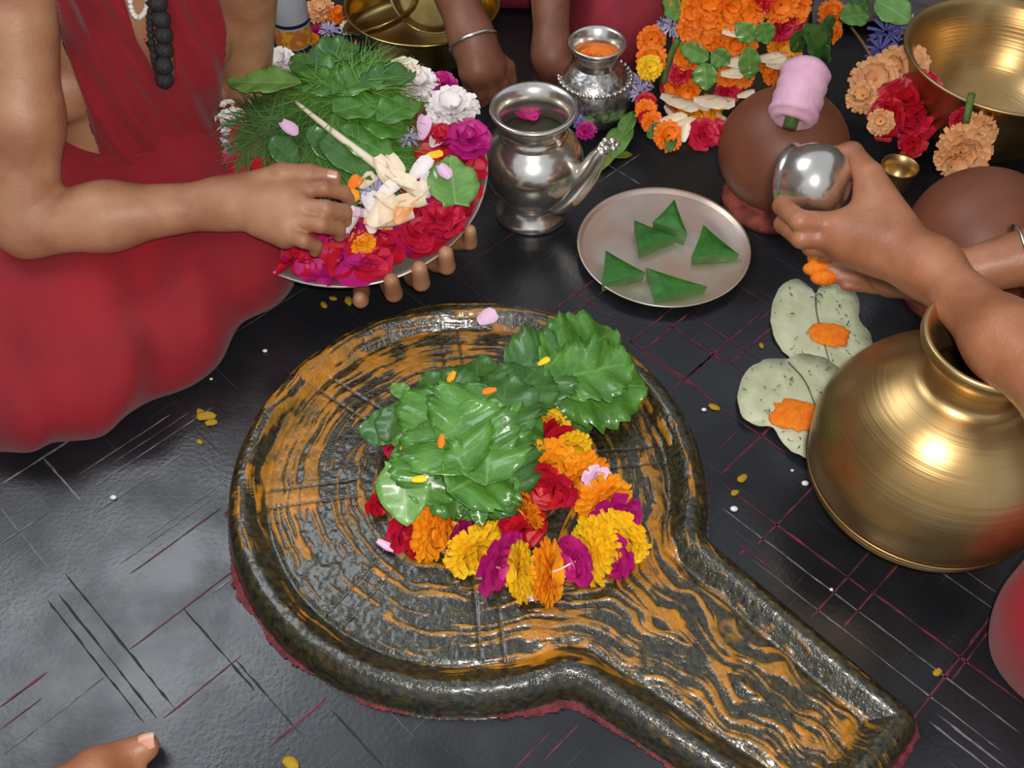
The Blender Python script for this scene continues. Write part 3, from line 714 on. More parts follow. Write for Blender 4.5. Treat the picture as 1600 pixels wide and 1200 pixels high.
# necklaces on the chest
both = lambda p: np.minimum(tfn(p), shawl_fn(p))
def necklace(name, label, pts, r, m, n, extra=None):
    cs = spline(pts, n); first = march(*cs[-1], both, r)[0]
    root = thing(name, label, 'necklace', first)
    me = None; pos = []
    for (x, y) in cs:
        p, nn = march(x, y, both, r*1.05)
        if p is None: continue
        pos.append(p)
        if me is None: v, f = ball((0, 0, 0), r, 10, 8); b = mesh('bead', v, f, m); me = b.data
        else: b = link('bead', me)
        b.location = p; adopt(b, root)
    v, f = tube(np.array(pos), r*.18, 6); adopt(mesh('cord', v, f, 'bead_dark'), root)
    return root
necklace('bead_necklace', 'thick necklace of dark seed beads on bare chest', [(243, -26), (248, 10), (254, 40), (257, 68), (256, 98), (257, 124)], .0125, 'bead_dark', 7)
necklace('bead_necklace', 'thin dark bead necklace beside the larger beads', [(232, -20), (234, 20), (235, 50), (240, 85), (246, 110)], .0052, 'bead_dark', 14)
necklace('pearl_necklace', 'strand of small white beads looping on the chest', [(202, -6), (206, 16), (214, 27), (224, 22), (230, 8), (233, -12)], .0038, 'bead_white', 15)
pp = [march(x, y, both, .002)[0] for x, y in ((226, 62), (236, 78), (248, 86), (262, 86), (273, 80))]
v, f = tube(spline(pp, 20), .0016, 6); ck = mesh('copper_pendant_ring', v, f, 'copper'); tag(ck, 'thin curved copper wire hanging among the dark beads', 'jewelry')

# ------------------------------------------------------------------ plate of flowers in that person's hand
plate = thing('flower_tray', 'shallow metal plate heaped with petals held over the lap', 'plate', PC)
PRm = frame((0, 0, 0), np.cross(PN, [1, 0, 0]), PN)
pv, pf = lathe([(.0005, -.012), (.15, -.012), (.172, -.008), (.19, .004), (.2, .012), (.203, .012), (.203, .009), (.193, 0), (.174, -.011), (.15, -.016), (.0005, -.016)], 72)
po = mesh('plate_body', pv, pf, 'steel', plate); po.matrix_basis = PRm
def pl_pt(a, r, h): # plate-local polar
    q = Vector((r*math.cos(a), r*math.sin(a), h)); return np.array(PRm @ q)+PC
G1 = 'rose petals scattered on the flower plate'
i = 0
for k in range(240):
    a = rnd.uniform(0, 2*math.pi) if k < 90 else rnd.uniform(math.pi*.93, math.pi*2.02); r = .183*math.sqrt(rnd.uniform(.36, 1)); h = .009+.012*rnd.random()+.03*(1-r/.187)
    px = pl_pt(a, r, h)
    col = rnd.choice(['rose_red', 'rose_red', 'magenta', 'scarlet'])
    petal(col, px, rnd.uniform(.038, .056), PN+np.array([rnd.uniform(-.5, .5), rnd.uniform(-.5, .5), 0]), label={'rose_red': 'crimson', 'magenta': 'magenta', 'scarlet': 'scarlet'}[col]+' rose petal lying on the flower plate', group={'rose_red': 'crimson', 'magenta': 'magenta', 'scarlet': 'scarlet'}[col]+' '+G1)
# heap of feathery green leaves
def heap_h(r): return .060*max(0, 1-(r/.165)**2)
def grass(name, label, center, spread, n, m, seed, L=(.05, .11), wd=.0016, h0=.03, dirn=None, lift=.02):
    rr = random.Random(seed); V, F = [], []
    for q in range(n):
        a = rr.uniform(0, 6.283); s = math.sqrt(rr.random())
        ox, oy = center[0]+spread[0]*s*math.cos(a), center[1]+spread[1]*s*math.sin(a)
        hh = h0*(1-.75*s*s)*rr.uniform(.55, 1.1)+.014
        da = (rr.gauss(dirn, .5) if dirn is not None else rr.uniform(0, 6.283)); l = rr.uniform(*L)*(1-.3*s); bend = rr.uniform(-.6, .6)
        p = np.array([ox, oy, hh]); el = rr.uniform(-.2, .25); k = len(V)
        for j in range(4):
            t = j/3; w_ = wd*(1-t*.85)*rr.uniform(.8, 1.2); aa = da+bend*t
            nx, ny = -math.sin(aa), math.cos(aa)
            V += [p+np.array([nx*w_, ny*w_, 0]), p-np.array([nx*w_, ny*w_, 0])]
            p = p+l/3*np.array([math.cos(aa), math.sin(aa), el-.55*t])
            p[2] = max(p[2], .008)
        F += [(k+2*j, k+2*j+1, k+2*j+3, k+2*j+2) for j in range(3)]
    o = mesh(name, V, F, m, smooth=False); o.matrix_basis = Matrix.Translation(PC) @ PRm
    return tag(o, label, kind='stuff')
Mi = (Matrix.Translation(PC) @ PRm).inverted()
def loc_pl(px, py, h=.03): q = Mi @ Vector(onplate(px, py, h)); return (q[0], q[1])
heap = thing('leaf_heap', 'mound of feathery green leaves and grass blades on the flower plate', 'leaves', onplate(520, 200, .0))
for o in (grass('feathery_leaves', 'bright feathery leaves', loc_pl(540, 165, .045), (.082, .082), 3200, 'grass_a', 3, h0=.068),
          grass('grass_blades', 'darker thin grass blades', loc_pl(450, 205, .04), (.075, .058), 1600, 'grass_b', 4, h0=.050),
          grass('grass_wisps', 'loose green wisps', loc_pl(530, 245, .04), (.09, .03), 1000, 'grass_a', 5, h0=.045, dirn=-.35)):
    adopt(o, heap)
mv, mf = lathe([(.105, .004), (.095, .020), (.072, .036), (.04, .047), (.0005, .05)], 32)
mo = mesh('packed_core', np.array(mv)+[*loc_pl(510, 195, .03), 0], mf, 'grass_b'); mo.matrix_basis = Matrix.Translation(PC) @ PRm; adopt(mo, heap)
GL = 'broad leaves in the heap on the flower plate'
for j, (a, b, w_, m, h) in enumerate([((590, 190), (655, 150), .05, 'leaf_dark', .066), ((520, 150), (600, 100), .055, 'leaf_dark', .074), ((560, 180), (640, 200), .055, 'leaf_dark', .066), ((470, 130), (350, 118), .045, 'leaf_light', .066),
                                  ((530, 200), (620, 245), .05, 'leaf_dark', .062), ((480, 100), (560, 62), .05, 'leaf_deep', .066), ((520, 120), (450, 80), .05, 'leaf_dark', .066), ((560, 140), (650, 100), .045, 'leaf_deep', .066), ((420, 220), (470, 250), .04, 'leaf_deep', .052),
                                  ((480, 200), (540, 250), .04, 'leaf_deep', .056), ((520, 175), (600, 150), .055, 'leaf_dark', .078), ((540, 140), (470, 120), .05, 'leaf_dark', .076), ((500, 215), (590, 275), .045, 'leaf_deep', .058)]):
    leaf(onplate(*a, h+.020), onplate(*b, h+.004), w_*1.15, m, n=PN, seed=j, curl=.12, label='broad green leaf lying in the heap on the flower plate', group=GL, teeth=9 if j % 2 else 0, tooth=.06)
leaf(onplate(712, 318, .045), onplate(702, 240, .05), .075, 'leaf_light', n=PN+np.array([.2, -.2, 0]), name='round_leaf', label='round pale green leaf with a pink petal on it', cat='leaf', curl=.06, cup=.12, peak=.4, seed=30, heart=.5)
petal('pink_petal', onplate(694, 270, .062), .028, PN, spin=-1., label='small pink petal lying on the round pale leaf', sx=.8)
petal('pink_petal', onplate(452, 203, .078), .034, PN, spin=-.8, label='pale pink petal on the dark grass blades', sx=.7)
st = onplate(463, 160, .080); en = onplate(612, 275, .062)
v, f = tube(spline([st, onplate(500, 190, .084), onplate(545, 225, .078), en], 14), np.linspace(.0028, .007, 14), 8); tag(mesh('flower_stalk', v, f, 'cream_petal'), 'long cream stalk across the green heap', 'stalk')
def fl(name, col, px, py, h, R, label, ax=None, sq=.8, g=None, cat='flower'):
    o = flower(col, onplate(px, py, h), PN if ax is None else ax, R, name, sq=sq); return tag(o, label, cat, g)
fl('white_flower', 'white_petal', 434, 98, .045, .030, 'white ruffled flower at the plate edge by the bare arm')
fl('white_flower', 'cream_petal', 632, 118, .048, .033, 'cream white flower above the green heap')
fl('white_flower', 'white_petal', 655, 130, .046, .030, 'white flower tucked behind the cream one')
fl('white_flower', 'white_petal', 706, 168, .046, .040, 'large pure white ruffled flower at the plate rim')
fl('rose', 'magenta', 690, 130, .040, .024, 'magenta rose between the white flowers')
fl('rose', 'magenta', 732, 218, .046, .036, 'big magenta rose beside the silver pot')
fl('rose', 'rose_red', 690, 215, .040, .028, 'crimson rose next to the magenta one')
fl('rose', 'rose_red', 690, 340, .030, .036, 'crimson rose above the supporting fingers')
fl('rose', 'rose_red', 655, 362, .026, .03, 'dark crimson rose at the lower plate rim')
fl('cluster_flower', 'white_petal', 362, 190, .030, .026, 'white flower cluster near the shawl edge')
fl('cluster_flower', 'lavender', 362, 225, .028, .026, 'pale lavender flower cluster on the shawl side')
fl('cluster_flower', 'lavender', 585, 300, .045, .030, 'lavender flower cluster near the pinching fingers')
fl('cluster_flower', 'lavender', 640, 215, .045, .020, 'small lavender flower right of the green heap')
fl('orange_petal_flower', 'orange', 566, 378, .034, .020, 'orange marigold head among crimson petals', sq=.5)
for j, (x, y, s, sp, h, col) in enumerate([(600, 270, .06, -.9, .07, 'cream_petal'), (625, 285, .055, -.3, .068, 'cream_petal'), (640, 320, .06, .4, .058, 'cream_petal'), (600, 335, .07, .9, .055, 'cream_petal'), (580, 320, .05, 1.8, .055, 'white_petal'),
                                       (620, 350, .065, .2, .05, 'cream_petal'), (550, 345, .05, 1.2, .046, 'white_petal'), (660, 265, .05, .8, .055, 'white_petal'), (670, 290, .05, 1.4, .05, 'white_petal'), (545, 370, .04, .5, .04, 'pink_petal'),
                                       (660, 200, .045, 1.6, .055, 'pink_petal'), (680, 225, .045, 1.2, .05, 'white_petal'), (640, 150, .05, 1., .05, 'cream_petal'), (680, 245, .03, 0, .05, 'yellow'), (640, 300, .05, 2.2, .066, 'cream_petal'), (590, 355, .05, 0., .05, 'peach'), (355, 165, .03, 0., .03, 'white_petal'), (350, 240, .03, 1., .024, 'pink_petal'), (575, 285, .04, 1., .06, 'cream_petal'), (610, 300, .05, .7, .064, 'white_petal'), (630, 335, .05, 1.2, .058, 'peach'), (605, 318, .045, -.4, .062, 'cream_petal'), (570, 340, .045, .3, .05, 'pink_petal'), (655, 305, .05, .9, .056, 'cream_petal'), (585, 345, .05, 1.5, .052, 'white_petal'), (615, 262, .05, -1.1, .07, 'cream_petal')]):
    petal(col, onplate(x, y, h-.006), s*.82, PN+np.array([rnd.uniform(-.45, .45), rnd.uniform(-.45, .45), 0]), spin=sp, sx=.72, label='curled '+{'cream_petal': 'cream', 'white_petal': 'white', 'pink_petal': 'pale pink', 'yellow': 'yellow', 'peach': 'peach'}[col]+' petal in the middle of the flower plate', group=col.split('_')[0]+' petals amid the flower plate')
petal('orange', P(548, 310, .178), .026, (0, -.4, 1), spin=.3, label='orange petal pinched between the fingertips')
petal('deep_orange', onplate(556, 287, .06), .024, PN, spin=1., label='small orange petal beside the lavender cluster')

# ------------------------------------------------------------------ metal pots
def spun(name, m, prof, loc, parent, seg=64):
    v, f = lathe(prof, seg); o = mesh(name, v, f, m, parent); return o
lota_c = np.array([.032, 1.268, 0])
lota = thing('spouted_pot', 'shiny silver pot with side spout and pink petals inside', 'pot', lota_c)
spun('pot_body', 'silver', [(.0005, .002), (.056, 0), (.0595, .003), (.0595, .008), (.056, .013), (.051, .02), (.047, .028), (.045, .034), (.046, .037), (.056, .05), (.069, .069), (.0765, .088), (.079, .104), (.0775, .119), (.071, .134), (.060, .146), (.052, .153),
      (.0505, .156), (.053, .159), (.0535, .162), (.051, .165), (.0495, .172), (.0505, .18), (.055, .187), (.062, .193), (.065, .197), (.066, .201), (.064, .204), (.059, .203), (.053, .195), (.0475, .185), (.046, .17), (.048, .155), (.06, .142), (.07, .12), (.07, .095), (.05, .06), (.02, .05), (.0005, .05)], lota_c, lota)
v, f = lathe([(.0005, .151), (.052, .150)], 40); w_ = mesh('water', v, f, 'dark_core', lota)
sp = spline([(.040, -.015, .040), (.060, -.026, .066), (.082, -.034, .106), (.096, -.038, .140), (.104, -.040, .160)], 14)
v, f = tube(sp, np.linspace(.030, .0085, 14), 12); spo = mesh('spout', v, f, 'silver', lota)
for q in range(6):
    a = q*1.05; v, f = ball((.112+.011*math.cos(a), -.038+.011*math.sin(a), .164), .0055); mesh('spout_bead', v, f, 'silver', spo)
v, f = ball((.116, -.038, .17), .007); mesh('spout_knob', v, f, 'silver', spo)
for j, (x, y, s) in enumerate([(815, 178, .03), (828, 182, .026), (838, 176, .024)]):
    petal('magenta', P(x, y, .155), s, (0, -.2, 1), label='magenta petal floating in the spouted silver pot', group='petals inside the silver pot')
kal_c = np.array([.142, 1.515, 0])
kal = thing('engraved_pot', 'smaller engraved silver pot holding orange paste', 'pot', kal_c)
spun('pot_body', 'silver_engraved', [(.0005, .001), (.04, 0), (.05, .012), (.062, .035), (.0665, .055), (.066, .072), (.061, .088), (.050, .101), (.040, .109), (.036, .113)], kal_c, kal)
spun('neck', 'silver', [(.036, .112), (.034, .12), (.0345, .13), (.039, .138), (.046, .145), (.0485, .150), (.0485, .154), (.046, .156), (.042, .152), (.034, .138), (.032, .125), (.034, .112)], kal_c, kal)
for q in range(36):
    a = 2*math.pi*q/36; v, f = ball((0, 0, 0), .0042, 8, 6)
    if q == 0: bd = mesh('rim_bead', v, f, 'silver', kal); bm_ = bd.data
    else: bd = link('rim_bead', bm_, kal)
    bd.location = (.063*math.cos(a), .063*math.sin(a), .089)
v, f = lathe([(.0005, .128), (.02, .127), (.034, .124)], 24); mesh('orange_paste', v, f, 'orange_powder', kal)
flower('deep_orange', kal_c+[-.01, -.005, .134], (0, 0, 1), .018, 'paste_crumb', kal, .4)
big_c = np.array([.497, .70, 0])
big = thing('brass_pot', 'large round brass water pot with turned rings and flared neck', 'pot', big_c)
prof = [(.0005, .004), (.055, .002), (.068, .005)]
for q in range(40):
    ph = -1.10+q*(2.26/39); r = .142*math.cos(ph)**.92; z = .135+.135*math.sin(ph)
    for zz in (.085, .092, .075): 
        if abs(z-zz) < .0032: r += .0016
    prof.append((r, z))
prof += [(.052, .262), (.050, .268), (.0495, .278), (.052, .288), (.060, .302), (.0705, .318), (.0725, .324), (.0725, .331), (.069, .334), (.064, .329), (.055, .312), (.0455, .29), (.044, .27), (.06, .25), (.12, .18), (.12, .1), (.05, .02), (.0005, .018)]
bigb = spun('pot_body', 'brass', prof, big_c, big, 96)
for zz, rr_ in ((.075, .1305), (.086, .1355), (.0955, .139), (.060, .1205)):
    v, f = lathe([(rr_-.002, zz-.0016), (rr_+.0012, zz), (rr_-.001, zz+.0016)], 96); mesh('turned_ring', v, f, 'brass', bigb)
# steel plate with folded betel leaves
sp_c = P(1035, 394, 0)
spl = thing('steel_plate', 'round steel plate on the floor carrying folded leaf triangles', 'plate', sp_c)
spun('plate_body', 'steel', [(.0005, .001), (.098, .0008), (.112, .003), (.124, .010), (.131, .0165), (.1345, .018), (.135, .0165), (.133, .0145), (.126, .012), (.113, .0065), (.1, .0042), (.0005, .0042)], sp_c, spl, 96)
for j, (tri, lb) in enumerate([(((1054, 311), (1020, 347), (1074, 366)), 'folded green leaf triangle leaning behind another at the plate back'), (((991, 344), (998, 393), (1057, 369)), 'folded leaf triangle in front of the leaning one'),
                               (((1099, 351), (1080, 402), (1155, 398)), 'folded green leaf triangle standing apart at the plate edge by the clay pot'), (((946, 391), (940, 445), (1009, 426)), 'folded leaf triangle at the plate edge toward the leaf pile'),
                               (((1009, 418), (1023, 468), (1106, 448)), 'largest folded leaf triangle at the front plate edge')]):
    zt = (.022 if j != 0 else .03); T = [P(*q, zt if k else zt+(.004 if j else .012)) for k, q in enumerate(tri)]
    c = sum(T)/3; rows = []; nseg = 6
    for k in range(3):
        for s in range(nseg):
            t = s/nseg; p = T[k]*(1-t)+T[(k+1) % 3]*t; rows.append(c+(p-c)*(1-.05*math.sin(math.pi*t)))
    n = len(rows); V = [c+[0, 0, .005]]+[c+(p-c)*.55+[0, 0, .0035] for p in rows]+rows+[c+(p-c)*.97-[0, 0, .008] for p in rows]+[np.array([*(c+(p-c)*.93)[:2], .0052]) for p in rows]
    # winding: make faces point up
    F = [(0, 1+k, 1+(k+1) % n) for k in range(n)]; mi = [0]*n
    for ring in range(3):
        for k in range(n): F.append((1+ring*n+k, 1+(ring+1)*n+k, 1+(ring+1)*n+(k+1) % n, 1+ring*n+(k+1) % n)); mi.append(0 if ring == 0 else 1)
    F.append(tuple(1+3*n+k for k in range(n))); mi.append(1)
    o = mesh('folded_leaf', [p-sp_c for p in V], F, mats=['paan', 'paan_under'], midx=mi, smooth=False); o.location = sp_c
    tag(o, lb, 'folded leaf', 'folded leaves on the steel plate')

# ------------------------------------------------------------------ garland and leaves on the stone base
ZB = .026
gar = thing('flower_garland', 'looped garland of marigolds and rose petals on the stone base', 'garland', (*P(850, 830, ZB)[:2], ZB))
gpath = [('scarlet', 598, 784, .022), ('rose_red', 632, 832, .026), ('scarlet', 655, 845, .022), ('orange', 678, 832, .034), ('orange', 706, 812, .034), ('magenta', 722, 848, .030), ('yellow', 742, 866, .034), ('yellow', 760, 850, .032), ('magenta', 778, 888, .033), ('magenta', 790, 868, .03),
         ('yellow', 810, 893, .033), ('orange', 860, 894, .036), ('magenta', 897, 878, .031), ('yellow', 918, 868, .034), ('yellow', 930, 850, .032), ('magenta', 962, 872, .028), ('yellow', 966, 840, .033), ('yellow', 978, 856, .026), ('magenta', 958, 808, .032), ('magenta', 975, 818, .026), ('orange', 944, 786, .034),
         ('orange', 908, 748, .034), ('yellow', 892, 706, .027), ('scarlet', 876, 694, .028), ('scarlet', 862, 686, .03), ('yellow', 850, 664, .032), ('orange', 838, 676, .028), ('orange', 858, 728, .034), ('scarlet', 850, 760, .031), ('rose_red', 868, 766, .026), ('scarlet', 808, 790, .028), ('orange', 820, 800, .026),
         ('scarlet', 822, 832, .030), ('rose_red', 806, 822, .026), ('deep_orange', 655, 630, .020), ('scarlet', 650, 648, .02), ('orange', 642, 660, .018), ('rose_red', 618, 705, .018)]
zs = {'scarlet': .02}
G = []
for j, (c, x, y, R) in enumerate(gpath):
    z = ZB+R*.72+(.022 if j in (27, 28, 29, 30, 31) else 0); G.append(P(x, y, z))
for j, (c, x, y, R) in enumerate(gpath):
    a, b = G[max(0, j-2)], G[min(len(G)-1, j+2)]; t = unit(b-a)
    if t[1] > 0 and j < 15: t = t
    side = np.array([rnd.uniform(-.2, .2), -.45, .75])
    t = t if t@np.array([0, -.6, .8])-.6*t[1] > 0 else -t
    ax = t*1.1+side*np.array([1, .5, .5])
    flower(c, G[j], ax, R*(1.10 if c in ('orange', 'yellow') else 1.05), 'marigold' if c in ('orange', 'yellow', 'deep_orange') else 'rose_head', gar, sq=.55 if c in ('orange', 'yellow', 'deep_orange') else .5)
v, f = tube(spline(G[:26], 160), .0012, 6); adopt(mesh('thread', v, f, 'cream_petal'), gar)
tag(flower('pink_petal', P(934, 752, ZB+.045), (.2, -.5, .8), .020, 'pink_blossom', sq=.9), 'pale lilac blossom resting on the garland', 'flower')
petal('pink_petal', P(836, 912, ZB+.02), .036, (0, -.6, .8), spin=1.4, sx=.8, label='pale pink petal between two marigolds of the garland')

lc = np.array([*YC, 0.])
LG = 'leaves heaped over the garlanded stone'
def dz(x, y):                                # height of the stone dome
    r = math.hypot(x-YC[0], y-YC[1]); return ZB-.004 if r > .088 else .132-.08*(r/.088)**2.6
big_leaves = [  # base px, tip px, base z, tip z, width, material
    ((740, 700), (602, 722), .135, .085, .085, 'leaf_deep'), ((735, 690), (615, 640), .140, .095, .09, 'leaf_dark'), ((740, 680), (655, 575), .140, .10, .09, 'leaf_deep'), ((740, 670), (745, 548), .140, .10, .095, 'leaf_deep'),
    ((750, 680), (845, 560), .140, .11, .09, 'leaf_deep'), ((740, 700), (640, 770), .142, .085, .10, 'leaf_dark'), ((745, 700), (725, 815), .142, .078, .11, 'leaf_dark'), ((745, 700), (815, 800), .140, .08, .10, 'leaf_deep'), ((750, 690), (838, 720), .14, .095, .10, 'leaf_dark'),
    ((750, 680), (842, 640), .14, .105, .09, 'leaf_dark'), ((700, 640), (780, 742), .152, .145, .10, 'leaf_dark'), ((770, 610), (690, 690), .156, .148, .09, 'leaf_dark'), ((730, 740), (668, 640), .152, .142, .095, 'leaf_dark'), ((760, 760), (770, 640), .15, .15, .085, 'leaf_dark'),
    ((700, 610), (640, 690), .148, .125, .075, 'leaf_dark'), ((700, 770), (795, 715), .142, .142, .085, 'leaf_dark'), ((780, 700), (790, 580), .150, .135, .08, 'leaf_deep'), ((690, 690), (660, 790), .146, .1, .085, 'leaf_dark'),
    # sprig to the side
    ((850, 600), (1014, 600), .118, .10, .105, 'leaf_dark'), ((850, 590), (968, 506), .12, .09, .10, 'leaf_dark'), ((850, 590), (884, 508), .118, .085, .085, 'leaf_deep'), ((845, 600), (925, 672), .108, .07, .115, 'leaf_deep'), ((850, 595), (990, 560), .128, .12, .09, 'leaf_dark'), ((840, 600), (890, 670), .118, .085, .09, 'leaf_deep'),
    ((790, 580), (900, 540), .125, .12, .085, 'leaf_deep'), ((820, 640), (880, 560), .124, .126, .07, 'leaf_deep')]
lbl = {'leaf_dark': 'bright wet serrated green leaf heaped over the garlanded stone', 'leaf_deep': 'deep green serrated leaf under the brighter leaves on the stone'}
for j, (a, b, z0, z1, w_, m) in enumerate(big_leaves):
    side = j >= 18
    dzz = -.030 if side else -.008
    leaf(P(*a, z0+dzz), P(*b, z1+dzz), w_*1.2, m, n=(rnd.uniform(-.25, .25), -.25+rnd.uniform(-.2, .2), 1), seed=j, teeth=7+j % 3, tooth=.10 if side else .08, peak=.42, curl=.08, cup=.08, wave=.045,
         label=('wet serrated green leaf of the sprig reaching past the garland' if side else lbl[m]), group=('leaves of the side sprig' if side else LG+(' on top' if m == 'leaf_dark' else ' beneath')))
leaf(P(628, 728, .115), P(636, 822, .082), .066, 'leaf_light', n=(0, -.4, 1), name='heart_leaf', label='smooth heart-shaped pale leaf hanging over the garland', seed=41, peak=.36, heart=.6, curl=.08, cup=.1, wave=.03)
leaf(P(632, 668, .075), P(558, 672, .066), .052, 'leaf_deep', n=(0, -.2, 1), name='small_leaf', label='small dull oval leaf lying on the paste beside the heap', seed=42, curl=.05)
leaf(P(604, 690, .075), P(622, 622, .085), .045, 'leaf_deep', n=(-.4, -.2, 1), name='small_leaf', label='small dark leaf standing next to the dull oval leaf', seed=43, curl=.05)
leaf(P(640, 622, .075), P(610, 598, .07), .024, 'leaf_light', n=(0, -.2, 1), name='small_leaf', label='tiny pale leaf on a thin stalk by the heap', seed=44, curl=.05)
leaf(P(745, 785, .1), P(752, 822, .088), .022, 'leaf_dark', n=(0, -.6, 1), name='small_leaf', label='narrow green leaflet drooping onto an orange marigold', seed=45, curl=.05)
for x, y, c in ((706, 590, 'orange'), (765, 612, 'deep_orange'), (690, 690, 'deep_orange'), (617, 735, 'orange'), (636, 700, 'yellow'), (655, 750, 'yellow'), (850, 566, 'yellow')):
    petal(c, P(x, y, .150 if 650 < x < 800 else .11), .017, (0, -.3, 1), sx=.6, label='tiny marigold petal stuck on the wet leaves', group='petal scraps on the leaves')

# petals and crumbs lying about
petal('pink_petal', P(762, 498, .045), .030, (0, -.3, 1), spin=.5, label='pale lilac petal on the far rim of the stone base')
petal('pink_petal', P(602, 855, ZB+.004), .026, (0, 0, 1), spin=-.6, sx=.5, label='sliver of pink petal on the streaked paste')
GR = 'white grains on the black floor'
for x, y, r in ((1147, 795, .0042), (1258, 755, .004), (1238, 735, .002), (414, 548, .003), (177, 777, .0035), (141, 664, .0035), (1299, 921, .002), (330, 592, .002), (1100, 640, .003)):
    v, f = ball((0, 0, 0), (r*1.3, r, r*.8), 8, 6); o = mesh('rice_grain', v, f, 'bead_white'); o.location = P(x, y, r*.75); tag(o, 'single white grain lying on the black floor', 'grain', GR)
for x, y, s in ((322, 650, .014), (330, 660, .010), (314, 645, .009), (1160, 747, .009), (1148, 770, .007), (455, 1192, .012), (312, 690, .006), (506, 476, .008), (545, 470, .010), (520, 466, .007), (1116, 636, .009), (1465, 1050, .007), (1190, 540, .006)):
    rr = np.random.RandomState(int(x+y)); v, f = ball((0, 0, 0), (s, s*.6, s*.22), 9, 6); v = v*(1+.35*(rr.rand(len(v), 1)-.5))
    o = mesh('turmeric_crumb', v, f, 'turmeric'); o.location = P(x, y, s*.16); o.rotation_euler = (0, 0, rr.rand()*3); tag(o, 'yellow turmeric crumb on the black floor', 'crumb', 'turmeric crumbs on the floor')

# ------------------------------------------------------------------ pale heart leaves with orange powder
def pale(pts, dab, label, z0=.004, seed=0, veins=()):
    pts = spline(pts+[pts[0]], 64)[:-1]; w = np.array([P(x, y, z0)[:2] for x, y in pts]); c = w.mean(0); rr = np.random.RandomState(seed)
    root = thing('pale_leaf', label, 'leaf', (*c, z0)); n = len(w); V = [(0, 0, .003)]; F = []
    for k, s in enumerate((.33, .66, 1.)):
        for i, q in enumerate(w-c):
            e = 1+(rr.uniform(-.012, .012) if s == 1 else 0)
            V.append((*(q*s*e), .003-.002*s+.002*math.sin(i*.7+k)*s+rr.uniform(-.0006, .0006)))
    F += [(0, 1+i, 1+(i+1) % n) for i in range(n)]
    for k in range(2): F += [(1+k*n+i, 1+(k+1)*n+i, 1+(k+1)*n+(i+1) % n, 1+k*n+(i+1) % n) for i in range(n)]
    a = sum(w[i, 0]*w[(i+1) % n, 1]-w[(i+1) % n, 0]*w[i, 1] for i in range(n))
    if a < 0: F = [q[::-1] for q in F]
    o = mesh('blade', V, F, 'pale_leaf', root); so = o.modifiers.new('t', 'SOLIDIFY'); so.thickness = .0012
    dx, dy, dr = dab; q = P(dx, dy, z0+.005); v, f = [], []
    v, f = ball((0, 0, 0), (1, 1, 1), 26, 9); rad = 1+.42*np.array([rr.rand() for _ in range(26)])
    v = np.array([(p[0]*rad[i % 26], p[1]*rad[i % 26], p[2]) for i, p in enumerate(v)])*[dr, dr*.8, .0035]
    d = mesh('orange_dab', v, f, 'orange_powder', root); d.location = Vector(q)-root.location; d['label'] = 'bright orange powder dab'
    sv, sf = [], []
    for k in range(70):
        i = rr.randint(n); s = rr.uniform(.35, .95); pt = (w[i]-c)*s; aa = rr.uniform(0, 3.1); l = rr.uniform(.0015, .005); wd = rr.uniform(.0006, .0014); b = len(sv)
        t = np.array([math.cos(aa), math.sin(aa)]); nn = np.array([-t[1], t[0]]); zz = .0054
        sv += [(*(pt-t*l), zz), (*(pt+nn*wd), zz), (*(pt+t*l), zz), (*(pt-nn*wd), zz)]; sf.append((b, b+3, b+2, b+1))
    sk = mesh('dark_specks', sv, sf, 'leaf_speck', o, smooth=False); sk['kind'] = 'stuff'
    for ln in veins:
        v, f = tube(spline([P(x, y, z0+.0055)-np.array([*c, z0]) for x, y in ln], 12), np.linspace(.0012, .0006, 12), 6); mesh('vein', v, f, 'leaf_speck', o)
    return root
pale([(1274, 462), (1262, 444), (1240, 437), (1216, 452), (1204, 490), (1210, 530), (1232, 556), (1262, 575), (1300, 585), (1340, 572), (1362, 545), (1360, 522), (1342, 500), (1343, 470), (1326, 446), (1300, 440), (1284, 446)],
     (1296, 523, .024), 'pale dried heart-shaped leaf with orange dab below the outstretched fingers', .004, 1, [[(1274, 464), (1278, 500), (1300, 580)]])
pale([(1230, 562), (1200, 560), (1168, 580), (1152, 615), (1160, 652), (1182, 664), (1205, 668), (1222, 690), (1246, 710), (1274, 720), (1300, 700), (1330, 640), (1320, 590), (1290, 562), (1258, 552)],
     (1246, 648, .030), 'pale dried leaf with orange dab touching the big brass pot', .010, 2, [[(1232, 566), (1260, 600), (1290, 680)]])

# ------------------------------------------------------------------ clay pots, pink roll
def clay_pot(px, py, r, label, rim=True):
    c = P(px, py, r*1.12); root = thing('clay_pot', label, 'pot', (c[0], c[1], 0))
    prof = [(r*.60, .0), (r*.66, .012), (r*.55, .022)]+[(r*math.cos(a), r*1.10+r*.95*math.sin(a)) for a in np.linspace(-.98, 1.5, 26)]+[(.0005, r*2.05)]
    v, f = lathe(prof[3:], 64); mesh('pot_belly', v, f, 'clay', root)
    v, f = lathe([(r*.50, .002), (r*.76, 0), (r*.80, .010), (r*.76, .020), (r*.62, .026), (r*.54, .034)], 64); mesh('pot_rim', v, f, 'clay_rim', root)
    return c
cp = clay_pot(1224, 232, .100, 'upturned round brown clay pot behind the silver cup')
clay_pot(1535, 372, .105, 'upturned round brown clay pot under the bangled arm')
a, b = P(1236, 192, .215), P(1262, 104, .262)
roll = thing('pink_roll', 'pale pink cottony roll with green stem end on the clay pot', 'roll', a)
ax = unit(b-a); L = np.linalg.norm(b-a)
prof = [(.010, .010), (.024, -.001), (.030, .002), (.034, .010)]+[(.0355+.0012*math.sin(k*2.1), .010+(L-.02)*k/10) for k in range(11)]+[(.033, L-.004), (.026, L+.004), (.012, L+.006), (.0005, L+.006)]
v, f = lathe(prof, 40); v = v+.0013*np.stack([noise3(v[:, 0]*60, v[:, 1]*60, v[:, 2]*60+k*9) for k in range(3)], 1)
